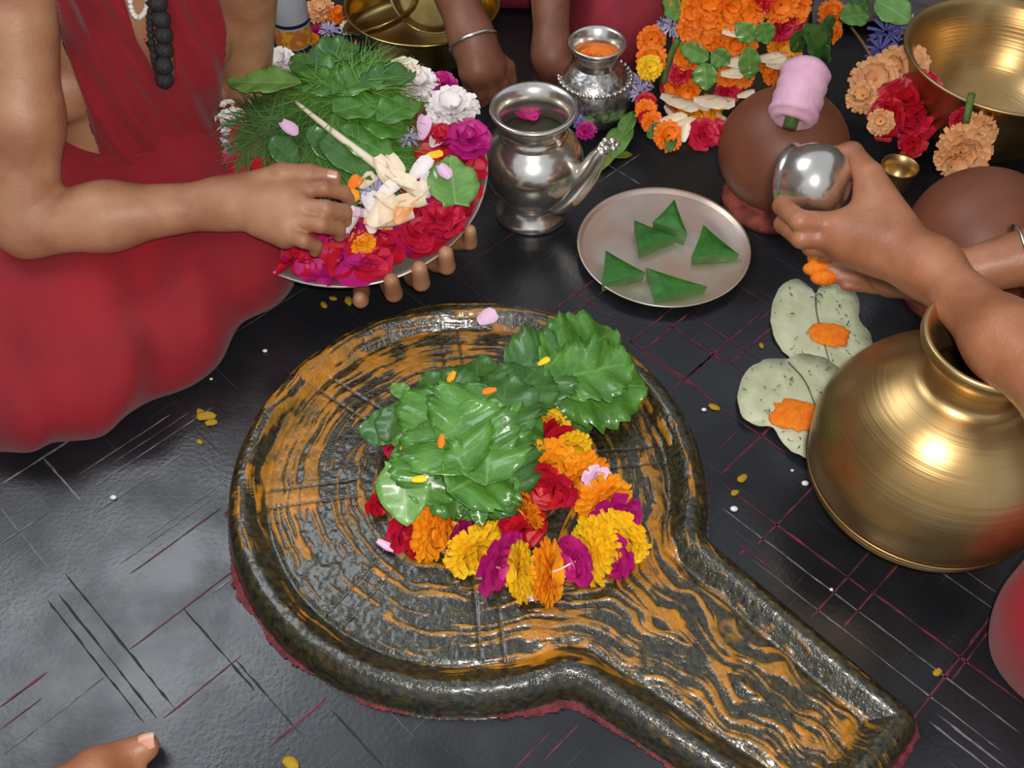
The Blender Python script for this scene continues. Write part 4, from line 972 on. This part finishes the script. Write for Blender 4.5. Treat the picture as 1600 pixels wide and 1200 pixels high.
o = mesh('cotton_wrap', v, f, 'pink_roll'); o.matrix_basis = frame(a, np.cross(ax, [1, 0, 0]), ax); adopt(o, roll)
v, f = tube([(.0, 0, -.008), (0, 0, .02), (0, 0, .04)], [.010, .011, .011], 12); o = mesh('stem', v, f, 'stem'); o.matrix_basis = frame(a, np.cross(ax, [1, 0, 0]), ax); adopt(o, roll)

# ------------------------------------------------------------------ person at the side with silver cup
def h2(px, py, z): return P(px, py, z)
RC = np.array([1.02, .86, 0]); RF = unit([-1, .12, 0]); RL = np.array([-RF[1]*1, RF[0], 0]); RS = np.stack([RL, RF, [0, 0, 1]], 1)
rs_l = RC+[-.06, -.17, .50]; rs_r = RC+[-.03, .20, .50]
we = h2(1452, 418, .315); ee = h2(1700, 655, .385)
wr2 = h2(1460, 436, .215); ee2 = h2(1730, 372, .29)
cuphand = U(.011,
    U(.018, cap(we, h2(1345, 352, .300), .028, .028), cap(we, h2(1330, 385, .285), .027, .024), cap(h2(1410, 372, .312), h2(1360, 300, .322), .025, .020), cap(h2(1380, 390, .298), h2(1318, 366, .295), .025, .022)),
    U(.0015,
      chain([h2(1325, 350, .300), h2(1250, 345, .305), h2(1222, 322, .295), h2(1226, 298, .280)], [.0135, .0125, .0115, .0105]),
      chain([h2(1318, 372, .288), h2(1252, 372, .285), h2(1224, 350, .272), h2(1236, 326, .262)], [.013, .0125, .0115, .010]),
      chain([h2(1320, 388, .276), h2(1268, 386, .266), h2(1246, 362, .255), h2(1258, 338, .25)], [.0125, .0115, .0105, .0095]),
      chain([h2(1330, 396, .268), h2(1290, 394, .256), h2(1270, 372, .246), h2(1278, 352, .244)], [.011, .010, .009, .0085])),
    chain([h2(1400, 350, .318), h2(1358, 275, .330), h2(1330, 240, .330), h2(1296, 244, .325)], [.020, .0165, .0138, .0112], .006))
palmhand = U(.010,
    U(.018, cap(wr2, h2(1390, 424, .185), .024, .024), cap(wr2, h2(1395, 440, .175), .022, .020)),
    U(.0015,
      chain([h2(1395, 410, .185), h2(1350, 408, .168), h2(1316, 406, .158), h2(1288, 404, .158)], [.011, .0105, .0095, .0085]),
      chain([h2(1392, 424, .180), h2(1345, 420, .162), h2(1308, 420, .152), h2(1280, 420, .150)], [.0115, .0108, .0098, .0088]),
      chain([h2(1392, 438, .172), h2(1350, 434, .154), h2(1318, 433, .146), h2(1290, 434, .144)], [.011, .0105, .0095, .0085]),
      chain([h2(1398, 450, .165), h2(1368, 448, .150), h2(1342, 446, .142), h2(1322, 446, .140)], [.010, .0095, .0085, .0078])),
    chain([h2(1440, 415, .21), h2(1400, 398, .20), h2(1370, 394, .194), h2(1345, 396, .188)], [.016, .013, .011, .0095], .006))
rp_node = U(.03, U(.05, ell(RC+[0, 0, .12], (.16, .13, .12), RS), ell(RC+[-.01, 0, .24], (.14, .11, .14), RS), ell(RC+[-.02, 0, .40], (.16, .10, .16), RS),
        cap(RC+[-.02, .04, .5], rs_r, .065, .055), cap(RC+[-.02, -.04, .5], rs_l, .065, .055)),
    cap(RC+[-.02, 0, .55], RC+[-.04, 0, .66], .055, .05), head(RC+[-.06, 0, .76], RF),
    U(.03, cap(rs_l, ee, .046, .040), cap(ee, ee*.55+we*.45, .038, .036), cap(ee*.55+we*.45, we, .036, .027), cuphand),
    U(.03, cap(rs_r, ee2, .05, .042), cap(ee2, wr2, .042, .026), palmhand))
rperson = thing('person', 'person reaching in with silver cup and orange-tipped fingers, red cloth on knee', 'person', (RC[0], RC[1], 0))
lo, hi = bounds(rp_node); v, f = net(sdf_fn(rp_node), lo-.01, hi+.01, .0034)
rbody = adopt(mesh('body', v, f, 'skin_brown'), rperson)
face(RC+[-.06, 0, .76], RF, .1, rbody)
nail(h2(1299, 238, .3372), h2(1290, 243, .333)-h2(1330, 240, .333), (-.1, -.45, .9), .013, .015, rbody)
for x, y, z in ((1283, 404, .160), (1276, 420, .152), (1288, 434, .146)):
    v, f = ball((0, 0, 0), (.019, .0108, .0105), 14, 9); o = mesh('orange_fingertip', v, f, 'orange_powder'); o.location = P(x, y, z); adopt(o, rbody)
rk = P(1712, 975, .09)
rd_node = U(.06, cap(RC+[-.02, -.1, .1], rk, .12, .076), cap(rk, RC+[-.42, .14, .06], .07, .05) if False else cap(rk, rk+[.14, .20, -.02], .07, .05), cap(RC+[-.02, .1, .1], RC+[-.12, .40, .1], .12, .08), ell(RC+[0, 0, .11], (.19, .17, .11), RS), cap(rk, rk+[.0, 0, -.06], .078, .075))
rfn = sdf_fn(rd_node)
def rdh(p, c=None, R=None): return np.maximum(rfn(p, c, R)+.003*np.sin(p[:, 0]*50+p[:, 1]*30)+.003*noise3(p[:, 0]*14, p[:, 1]*14, p[:, 2]*14), .001-p[:, 2])
lo, hi = bounds(rd_node); v, f = net(rdh, (lo[0], lo[1], 0), hi+.02, .006); adopt(mesh('dhoti', v, f, 'red_cloth'), rperson)
bp = P(1590, 436, .26); bd_ = unit(ee2-wr2)
v, f = lathe([(.043, -.002), (.0455, 0), (.043, .002), (.041, 0), (.043, -.002)], 40); bg = mesh('bangle', v, f, 'silver'); bg.matrix_basis = frame(wr2+(ee2-wr2)*.52, np.cross(bd_, [0, 1, 0]), bd_); tag(bg, 'thin silver bangle on the forearm above the clay pot', 'bangle')
# silver cup
cc = P(1280, 284, .312); cax = unit([-.55, .45, -.30])
cup = thing('silver_cup', 'small polished silver cup tilted in the gripping hand', 'cup', cc)
prof = [(.0005, -.030), (.018, -.029), (.030, -.023), (.0375, -.012), (.0405, .0), (.041, .012), (.0385, .022), (.0370, .028), (.0395, .033), (.0375, .034), (.0355, .028), (.037, .02), (.0388, .01), (.038, 0), (.034, -.012), (.026, -.022), (.0005, -.027)]
v, f = lathe(np.array(prof)*1.12, 48); o = mesh('cup_bowl', v, f, 'silver'); o.matrix_basis = frame(cc, np.cross(cax, [1, 0, 0]), cax); adopt(o, cup)

# ------------------------------------------------------------------ person reaching in from the far side
BC = np.array([.06, 2.32, 0]); BF = unit([0, -1, 0]); BS = np.stack([[-1., 0, 0], BF, [0, 0, 1]], 1)
bs_r = BC+[-.20, -.06, .50]; bs_l = BC+[.20, -.06, .50]
wb = P(738, 62, .17); eb = P(690, -70, .26); wb2 = P(862, 86, .11); eb2 = P(858, -90, .24)
bhand = U(.010, U(.018, cap(wb, P(745, 108, .135), .030, .029), cap(wb, P(765, 105, .13), .027, .026)),
    U(.0015, chain([P(768, 112, .13), P(785, 130, .10), P(792, 148, .072)], [.0125, .0115, .009]), chain([P(755, 118, .13), P(768, 142, .095), P(772, 160, .07)], [.0125, .0115, .009]),
      chain([P(742, 120, .13), P(750, 146, .092), P(754, 160, .068)], [.012, .0115, .009]), chain([P(728, 115, .13), P(733, 138, .09), P(738, 152, .07)], [.011, .010, .0085])),
    chain([P(768, 85, .145), P(793, 105, .115), P(800, 125, .09)], [.016, .0125, .0095], .006))
bhand2 = U(.010, U(.018, cap(wb2, P(862, 108, .075), .030, .028)), U(.0015, *[chain([P(x, 110, .07), P(x+dx, 124, .045), P(x+dx, 134, .025)], [.012, .011, .009]) for x, dx in ((846, -4), (857, -2), (868, 0), (878, 3))]))
bp_node = U(.03, U(.05, ell(BC+[0, 0, .12], (.17, .13, .12), BS), ell(BC+[0, -.02, .26], (.15, .11, .14), BS), ell(BC+[0, -.03, .41], (.17, .10, .15), BS), cap(BC+[.05, -.03, .5], bs_l, .065, .055), cap(BC+[-.05, -.03, .5], bs_r, .065, .055)),
    cap(BC+[0, -.03, .55], BC+[0, -.05, .66], .055, .05), head(BC+[0, -.06, .76], BF),
    U(.03, cap(bs_r, eb, .048, .042), cap(eb, wb, .042, .031), bhand), U(.03, cap(bs_l, eb2, .048, .040), cap(eb2, wb2, .038, .029), bhand2))
bperson = thing('person', 'person in red reaching both bare arms in behind the pots', 'person', (BC[0], BC[1], 0))
lo, hi = bounds(bp_node); v, f = net(sdf_fn(bp_node), lo-.01, hi+.01, .0045); bbody = adopt(mesh('body', v, f, 'skin_far'), bperson)
face(BC+[0, -.06, .76], BF, .1, bbody)
rdn = U(.06, cap(BC+[.1, -.02, .1], P(965, 40, .09), .12, .075), cap(P(965, 40, .09), P(925, -20, .05), .07, .06), cap(P(925, -20, .05), P(780, -40, .05), .06, .06), cap(BC+[-.1, -.02, .1], BC+[-.34, -.26, .09], .12, .075), ell(BC+[0, 0, .11], (.2, .17, .11), BS), cap(P(975, 60, .06), P(965, 40, .09), .045, .07))
rf2 = sdf_fn(rdn)
def rdh2(p, c=None, R=None): return np.maximum(rf2(p, c, R)+.003*np.sin(p[:, 0]*60+p[:, 1]*20)+.003*noise3(p[:, 0]*14, p[:, 1]*14, p[:, 2]*14), .001-p[:, 2])
lo, hi = bounds(rdn); v, f = net(rdh2, (lo[0], lo[1], 0), hi+.02, .007); adopt(mesh('dhoti', v, f, 'far_red_cloth'), bperson)
sv = np.array([eb+(wb-eb)*t for t in np.linspace(-.3, .30, 8)]); v, f = tube(sv, [.05, .052, .05, .053, .05, .052, .05, .051], 20); adopt(mesh('sleeve', v, f, 'magenta_cloth'), bperson)
dn = unit(wb-eb); v, f = lathe([(.041, -.003), (.0435, 0), (.041, .003), (.039, 0), (.041, -.003)], 40); bg = mesh('bangle', v, f, 'silver'); bg.matrix_basis = frame(wb+(wb-eb)*.03, np.cross(dn, [0, 1, 0]), dn); tag(bg, 'silver bangle on the wrist beside the brass basin', 'bangle')
v, f = tube(spline([P(745, 165, .065), P(762, 160, .07), P(782, 158, .06)], 8), .003, 6); tag(mesh('stalk_piece', v, f, 'cream_petal'), 'short cream stalk pinched behind the silver pot', 'stalk')

# ------------------------------------------------------------------ bare foot at the near edge
tw = lambda x, y, z: P(x, y, z)
ft = U(.014, U(.03, cap(tw(60, 1290, .035), tw(150, 1215, .030), .040, .030), cap(tw(40, 1330, .05), tw(-20, 1420, .05), .045, .045), cap(tw(60, 1290, .045), tw(40, 1330, .05), .042, .045)),
    chain([tw(150, 1205, .024), tw(190, 1182, .021), tw(226, 1168, .018)], [.022, .017, .0155]), U(.002, *[chain([tw(150+i*6, 1222+i*12, .022), tw(200-i*5, 1205+i*16, .019), tw(226-i*8, 1200+i*16, .013)], [.015, .0125, .0105]) for i in range(1, 4)]),
    cap(tw(-20, 1420, .06), tw(-20, 1420, .06)+[-.02, -.03, .40], .04, .055), cap(tw(-20, 1420, .03), tw(-60, 1470, .03), .032, .03))
foot = thing('person', 'bare foot of a person standing at the near floor edge', 'person', (*tw(60, 1290, 0)[:2], 0))
lo, hi = bounds(ft)
def ftf(p, c=None, R=None): return np.maximum(sdf_fn(ft)(p, c, R), .0008-p[:, 2])
v, f = net(ftf, (lo[0], lo[1], -.002), hi, .0036); fbody = adopt(mesh('bare_foot', v, f, 'skin_brown'), foot)
o = nail(P(228, 1158, .034), P(232, 1164, .03)-P(205, 1170, .03), (.2, -.2, .95),   .017, .016, fbody); o.name = 'toenail'

# ------------------------------------------------------------------ brass basin, bottle and things behind the flower plate
bc = P(660, 8, .09); basin = thing('brass_basin', 'wide brass basin behind the flower plate', 'basin', (bc[0], bc[1], 0))
spun('basin_wall', 'brass_dark', [(.0005, .003), (.10, .001), (.118, .008), (.130, .04), (.136, .08), (.143, .092), (.146, .096), (.143, .099), (.137, .094), (.132, .08), (.125, .04), (.112, .014), (.0005, .01)], bc, basin, 72)
for j, (px, py, z, tilt, lb) in enumerate([(600, 34, .075, (-.35, .25, 1), 'brass dish leaning inside the basin'), (668, 2, .085, (.35, -.5, 1), 'second brass dish lying in the basin')]):
    c = P(px, py, z); d_ = thing('brass_dish', lb, 'dish', c); v, f = lathe([(.0005, 0), (.05, .001), (.066, .008), (.074, .016), (.076, .015), (.067, .006), (.051, -.002), (.0005, -.003)], 48)
    o = mesh('dish_body', v, f, 'brass_dark'); o.matrix_basis = frame(c, np.cross(tilt, [1, 0, 0]), tilt); adopt(o, d_)
bt = P(461, 66, 0); bott = thing('bottle', 'white plastic bottle with dark band and yellow label', 'bottle', bt)
btb = spun('bottle_body', 'bottle_white', [(.0005, 0), (.032, 0), (.035, .004), (.035, .13), (.032, .145), (.018, .158), (.014, .162), (.014, .175), (.0005, .176)], bt, bott, 40)
spun('dark_band', 'navy', [(.0355, .048), (.0355, .055)], bt, btb, 40)
spun('paper_label', 'label_yellow', [(.0354, .006), (.0354, .044)], bt, btb, 40)
spun('bottle_cap', 'navy', [(.0155, .172), (.0155, .195), (.014, .198), (.0005, .198)], bt, bott, 24)
GF = 'loose flowers behind the flower plate'
for j, (x, y, c, R, lb) in enumerate([(500, 14, 'peach', .030, 'peach flower lying behind the bottle'), (528, 22, 'deep_orange', .022, 'small orange flower next to the brass basin'), (515, 48, 'lavender', .022, 'pale lavender flower between bottle and basin'), (494, 48, 'magenta', .016, 'small magenta flower beside the bottle label'),
                                  (488, 60, 'orange', .013, 'tiny orange flower at the bottle foot'), (546, 42, 'white_petal', .018, 'small white flower at the basin foot'), (562, 66, 'orange', .010, 'orange petal head behind the green heap')]):
    tag(flower(c, P(x, y, R*.55), (0, -.3, 1), R, 'loose_flower', sq=.8), lb, 'flower')

# ------------------------------------------------------------------ flower-covered vessel
tc_ = P(1140, 205, 0)+[0, .075, 0]
tower = thing('flower_vessel', 'tall vessel wrapped in marigold garlands, leaves and white petals', 'flowers', tc_)
cor = U(.03, ell(tc_+[-.005, 0, .06], (.125, .075, .08)), ell(tc_+[.005, .02, .17], (.115, .075, .12)), ell(tc_+[.035, .04, .28], (.12, .075, .10)))
cfn = sdf_fn(cor); lo, hi = bounds(cor); v, f = net(lambda p, c=None, R=None: np.maximum(cfn(p, c, R), .001-p[:, 2]), (lo[0], lo[1], 0), hi, .007); adopt(mesh('vessel_core', v, f, 'dark_core'), tower)
def on(px, py, R=.0):
    p, n = march(px, py, cfn, R)
    if p is None: p = P(px, py, .12); n = np.array([0, -.6, .8])
    return p, n
spots = [('deep_orange', 1018, 62, .026), ('deep_orange', 1018, 92, .026), ('yellow', 1016, 105, .022), ('deep_orange', 1085, 20, .030), ('deep_orange', 1110, 30, .032), ('deep_orange', 1085, 45, .030), ('deep_orange', 1110, 55, .030), ('deep_orange', 1140, 22, .030), ('deep_orange', 1170, 20, .026),
         ('deep_orange', 1145, 8, .028), ('deep_orange', 1220, 8, .030), ('deep_orange', 1245, 14, .026), ('deep_orange', 1152, 66, .026), ('deep_orange', 1165, 72, .022), ('deep_orange', 1072, 92, .024), ('deep_orange', 1055, 137, .022), ('deep_orange', 1075, 142, .022), ('deep_orange', 1140, 118, .024),
         ('deep_orange', 1160, 120, .020), ('orange', 1225, 70, .028), ('orange', 1240, 84, .02), ('deep_orange', 1210, 115, .020), ('orange', 1085, 178, .028), ('orange', 1105, 172, .026), ('deep_orange', 1045, 212, .024), ('deep_orange', 1055, 172, .022), ('deep_orange', 1010, 172, .018), ('deep_orange', 1300, 20, .024), ('deep_orange', 1298, 48, .022),
         ('deep_orange', 1110, 5, .03), ('deep_orange', 1070, 65, .024), ('deep_orange', 1200, 100, .018), ('deep_orange', 1020, 190, .018), ('deep_orange', 1062, 8, .024),
         ('rose_red', 1062, 114, .024), ('rose_red', 1138, 144, .024), ('rose_red', 1100, 210, .026), ('rose_red', 1122, 205, .020), ('rose_red', 1225, 38, .030), ('scarlet', 1010, 160, .018), ('scarlet', 1190, 5, .022), ('rose_red', 1040, 140, .014), ('scarlet', 1012, 186, .016), ('rose_red', 1245, 42, .02)]
for c, x, y, R in spots:
    p, n = on(x, y, R*.35); flower(c, p, n+np.array([rnd.uniform(-.3, .3), -.2, .2]), R, 'marigold' if 'orange' in c or c == 'yellow' else 'rose_head', tower, sq=.8)
for x, y, s, sp in ((1148, 46, .04, .5), (1055, 152, .05, -.3), (1072, 158, .05, -.4), (1110, 154, .055, .1), (1125, 156, .05, .3), (1155, 92, .05, .7), (1160, 104, .045, .9), (1145, 112, .04, .2), (1205, 85, .05, -.7), (1215, 95, .05, -.6), (1130, 182, .03, 1.3), (1052, 190, .045, .2), (1068, 196, .04, .3), (1070, 208, .03, 1.4), (1100, 167, .02, 1.), (1165, 145, .03, .8), (1050, 172, .03, .6)):
    p, n = on(x, y, .016); o = petal('cream_petal', p, s, n, spin=sp, sx=.55, name='white_petal'); adopt(o, tower)
for j, (x0, y0, x1, y1, w_, m) in enumerate([(1108, 92, 1060, 70, .036, 'leaf_light'), (1100, 98, 1104, 142, .042, 'leaf_light'), (1112, 82, 1140, 100, .038, 'leaf_light'), (1170, 72, 1172, 128, .036, 'leaf_light'), (1180, 62, 1150, 38, .034, 'leaf_light'), (1190, 35, 1202, 70, .034, 'leaf_light'), (1050, 45, 1025, -5, .045, 'leaf_dark'), (1060, 30, 1040, -20, .045, 'leaf_light'),
                                        (1300, 60, 1275, -5, .05, 'leaf_deep'), (1285, 90, 1262, 40, .05, 'leaf_deep'), (1275, 70, 1300, 95, .05, 'leaf_deep'), (1240, 50, 1260, 80, .04, 'leaf_deep'), (1040, 200, 1012, 212, .03, 'leaf_deep'), (1050, 205, 1046, 235, .02, 'leaf_deep')]):
    p, n = on(x0, y0, .024); q, _ = on(x1, y1, .026)
    if np.linalg.norm(q-p) > .12: q = p+unit(q-p)*.07
    adopt(leaf(p, q, w_, m, n=n, seed=60+j, curl=.08, name='leaf'), tower)
v, f = tube(spline([on(1060, 60, .02)[0], on(1045, 95, .02)[0], on(1036, 130, .02)[0]], 8), .006, 8); adopt(mesh('stem', v, f, 'stem'), tower)
for x, y, R in ((1050, 40, .020), (1002, 130, .024), (1000, 145, .022), (1010, 118, .018), (1036, 38, .014)):
    p, n = on(x, y, .02) if x > 1012 else (P(x, y, .07), np.array([-.5, -.5, .6])); flower('lavender', p, n, R, 'lavender_sprig', tower, sq=1.2)

# leaves on the floor by the pots
for j, (x0, y0, x1, y1, w_, m, z, lb) in enumerate([(985, 190, 938, 258, .045, 'leaf_light', .02, 'green leaf lying between the pots and the flower vessel'), (960, 230, 928, 270, .028, 'leaf_yellow', .012, 'yellowing leaf on the floor beside the pot spout'), (960, 245, 990, 238, .016, 'leaf_yellow', .006, 'thin yellow leaf strip on the floor'), (990, 175, 968, 212, .03, 'leaf_light', .03, 'second green leaf tucked against the engraved pot')]):
    leaf(P(x0, y0, z), P(x1, y1, z*.6), w_, m, n=(-.2, -.3, 1), seed=80+j, label=lb, curl=.1)
leaf(P(930, 188, .05), P(895, 190, .045), .02, 'leaf_deep', n=(0, -.5, 1), name='leaf', label='small dark leaf under the spout tip', seed=88)
tag(flower('magenta', P(915, 204, .05), (0, -.4, 1), .018, 'loose_flower', sq=.8), 'small magenta flower behind the pot spout', 'flower')
tag(flower('violet', P(900, 188, .05), (0, -.4, 1), .016, 'loose_flower', sq=.8), 'small blue violet flower behind the silver pot rim', 'flower')

# ------------------------------------------------------------------ far brass bowl and dried flowers
wc = P(1580, 86, .16); bowl = thing('brass_bowl', 'broad shiny brass bowl behind the dried flowers', 'bowl', (wc[0], wc[1], 0))
spun('bowl_body', 'brass', [(.0005, .004), (.07, .002), (.10, .02), (.135, .07), (.152, .12), (.160, .150), (.170, .160), (.172, .164), (.168, .166), (.156, .155), (.146, .12), (.125, .07), (.09, .03), (.0005, .022)], wc, bowl, 96)
p0 = P(1400, 170, .06)
def dried(name, label, px, py, z, R, cols, ax, seed):
    c = P(px, py, z); root = thing(name, label, 'flower', c)
    for j, (col, dx, dy, dz_, r) in enumerate(cols):
        flower(col, P(px+dx, py+dy, z+dz_), np.array(ax)+[rnd.uniform(-.3, .3), rnd.uniform(-.3, .3), 0], r, 'bloom', root, sq=1.)
    return root
dried('dried_flower_bunch', 'bunch of peach and red flowers beside the brass bowl', 1408, 160, .07, .05, [('peach', -40, -35, .02, .042), ('peach', -12, -52, .03, .040), ('peach', 14, -62, .035, .034), ('peach', -60, -10, .01, .028), ('scarlet', 5, -2, .02, .044), ('rose_red', 28, -18, .025, .036), ('scarlet', -20, 25, 0, .036), ('rose_red', 20, 30, 0, .036), ('peach', -32, 30, .012, .022), ('scarlet', 18, 62, -.02, .024), ('scarlet', 38, 5, .01, .030)], (-.2, -.5, .7), 1)
dried('dried_flower', 'pair of drooping peach petals hanging below the bowl rim', 1508, 235, .11, .04, [('peach', 0, 0, 0, .042), ('peach', 18, -26, .01, .032), ('peach', -14, 14, -.01, .03), ('rose_red', -8, -46, .03, .016), ('rose_red', -2, -56, .04, .013)], (0, -.8, .2), 2)
v, f = tube(spline([P(1509, 192, .160), P(1513, 172, .176), P(1518, 148, .186)], 8), .006, 8); tag(mesh('green_twig', v, f, 'stem'), 'short green stem against the bowl rim', 'stem')
v, f = tube(spline([P(1370, 105, .10), P(1350, 70, .12), P(1330, 42, .13)], 10), .0025, 6); tag(mesh('dry_twig', v, f, 'dry_stem'), 'thin bare brown twig above the peach flowers', 'twig')
c = P(1402, 272, .03); sc_ = thing('small_brass_cup', 'tiny brass cup standing behind the gripping hand', 'cup', (c[0], c[1], 0))
spun('cup_body', 'brass', [(.0005, .001), (.020, 0), (.024, .01), (.026, .03), (.030, .046), (.031, .048), (.028, .047), (.024, .03), (.02, .008), (.0005, .006)], c, sc_, 36)
for j, (x, y, col, R, lb) in enumerate([(1385, 50, 'violet', .036, 'blue violet flower spike under the big leaf'), (1375, 78, 'violet', .028, 'lower blue violet flower next to the twig'), (1432, 62, 'lavender', .030, 'greyish lavender flower near the brass bowl'), (1412, 40, 'lavender', .024, 'pale lavender flower behind the violet spike')]):
    tag(flower(col, P(x, y, .10), (-.2, -.5, .7), R, 'violet_flower', sq=1.3), lb, 'flower')
for j, (x0, y0, x1, y1, w_, m, lb) in enumerate([(1368, 0, 1425, 32, .06, 'leaf_light', 'big pointed green leaf above the violet flowers'), (1312, 30, 1362, 18, .045, 'leaf_light', 'light green leaf next to the flower vessel'), (1330, 0, 1360, 10, .05, 'leaf_deep', 'dark leaf behind the light green one')]):
    leaf(P(x0, y0, .16), P(x1, y1, .15), w_, m, n=(0, -.5, .8), seed=100+j, label=lb, curl=.1)
# folded dark sheer cloth behind the bowl
n1 = 24; V = []
for j in range(n1):
    for i in range(n1):
        u, w_ = i/(n1-1), j/(n1-1); x = .58+.75*u; y = 1.78+.42*w_
        V.append((x, y, .015+.02*w_+.028*math.sin(u*14+w_*5)*math.sin(w_*3.1)+.012*math.sin(w_*17+u*4)+.10*math.exp(-((u-.45)**2*9+(w_-.5)**2*8))))
F = [(j*n1+i, j*n1+i+1, (j+1)*n1+i+1, (j+1)*n1+i) for j in range(n1-1) for i in range(n1-1)]
o = mesh('crumpled_cloth', V, F, 'sheer_cloth'); so = o.modifiers.new('t', 'SOLIDIFY'); so.thickness = .004; so.offset = 1
tag(o, 'crumpled greyish brown cloth behind the brass bowl', 'cloth')
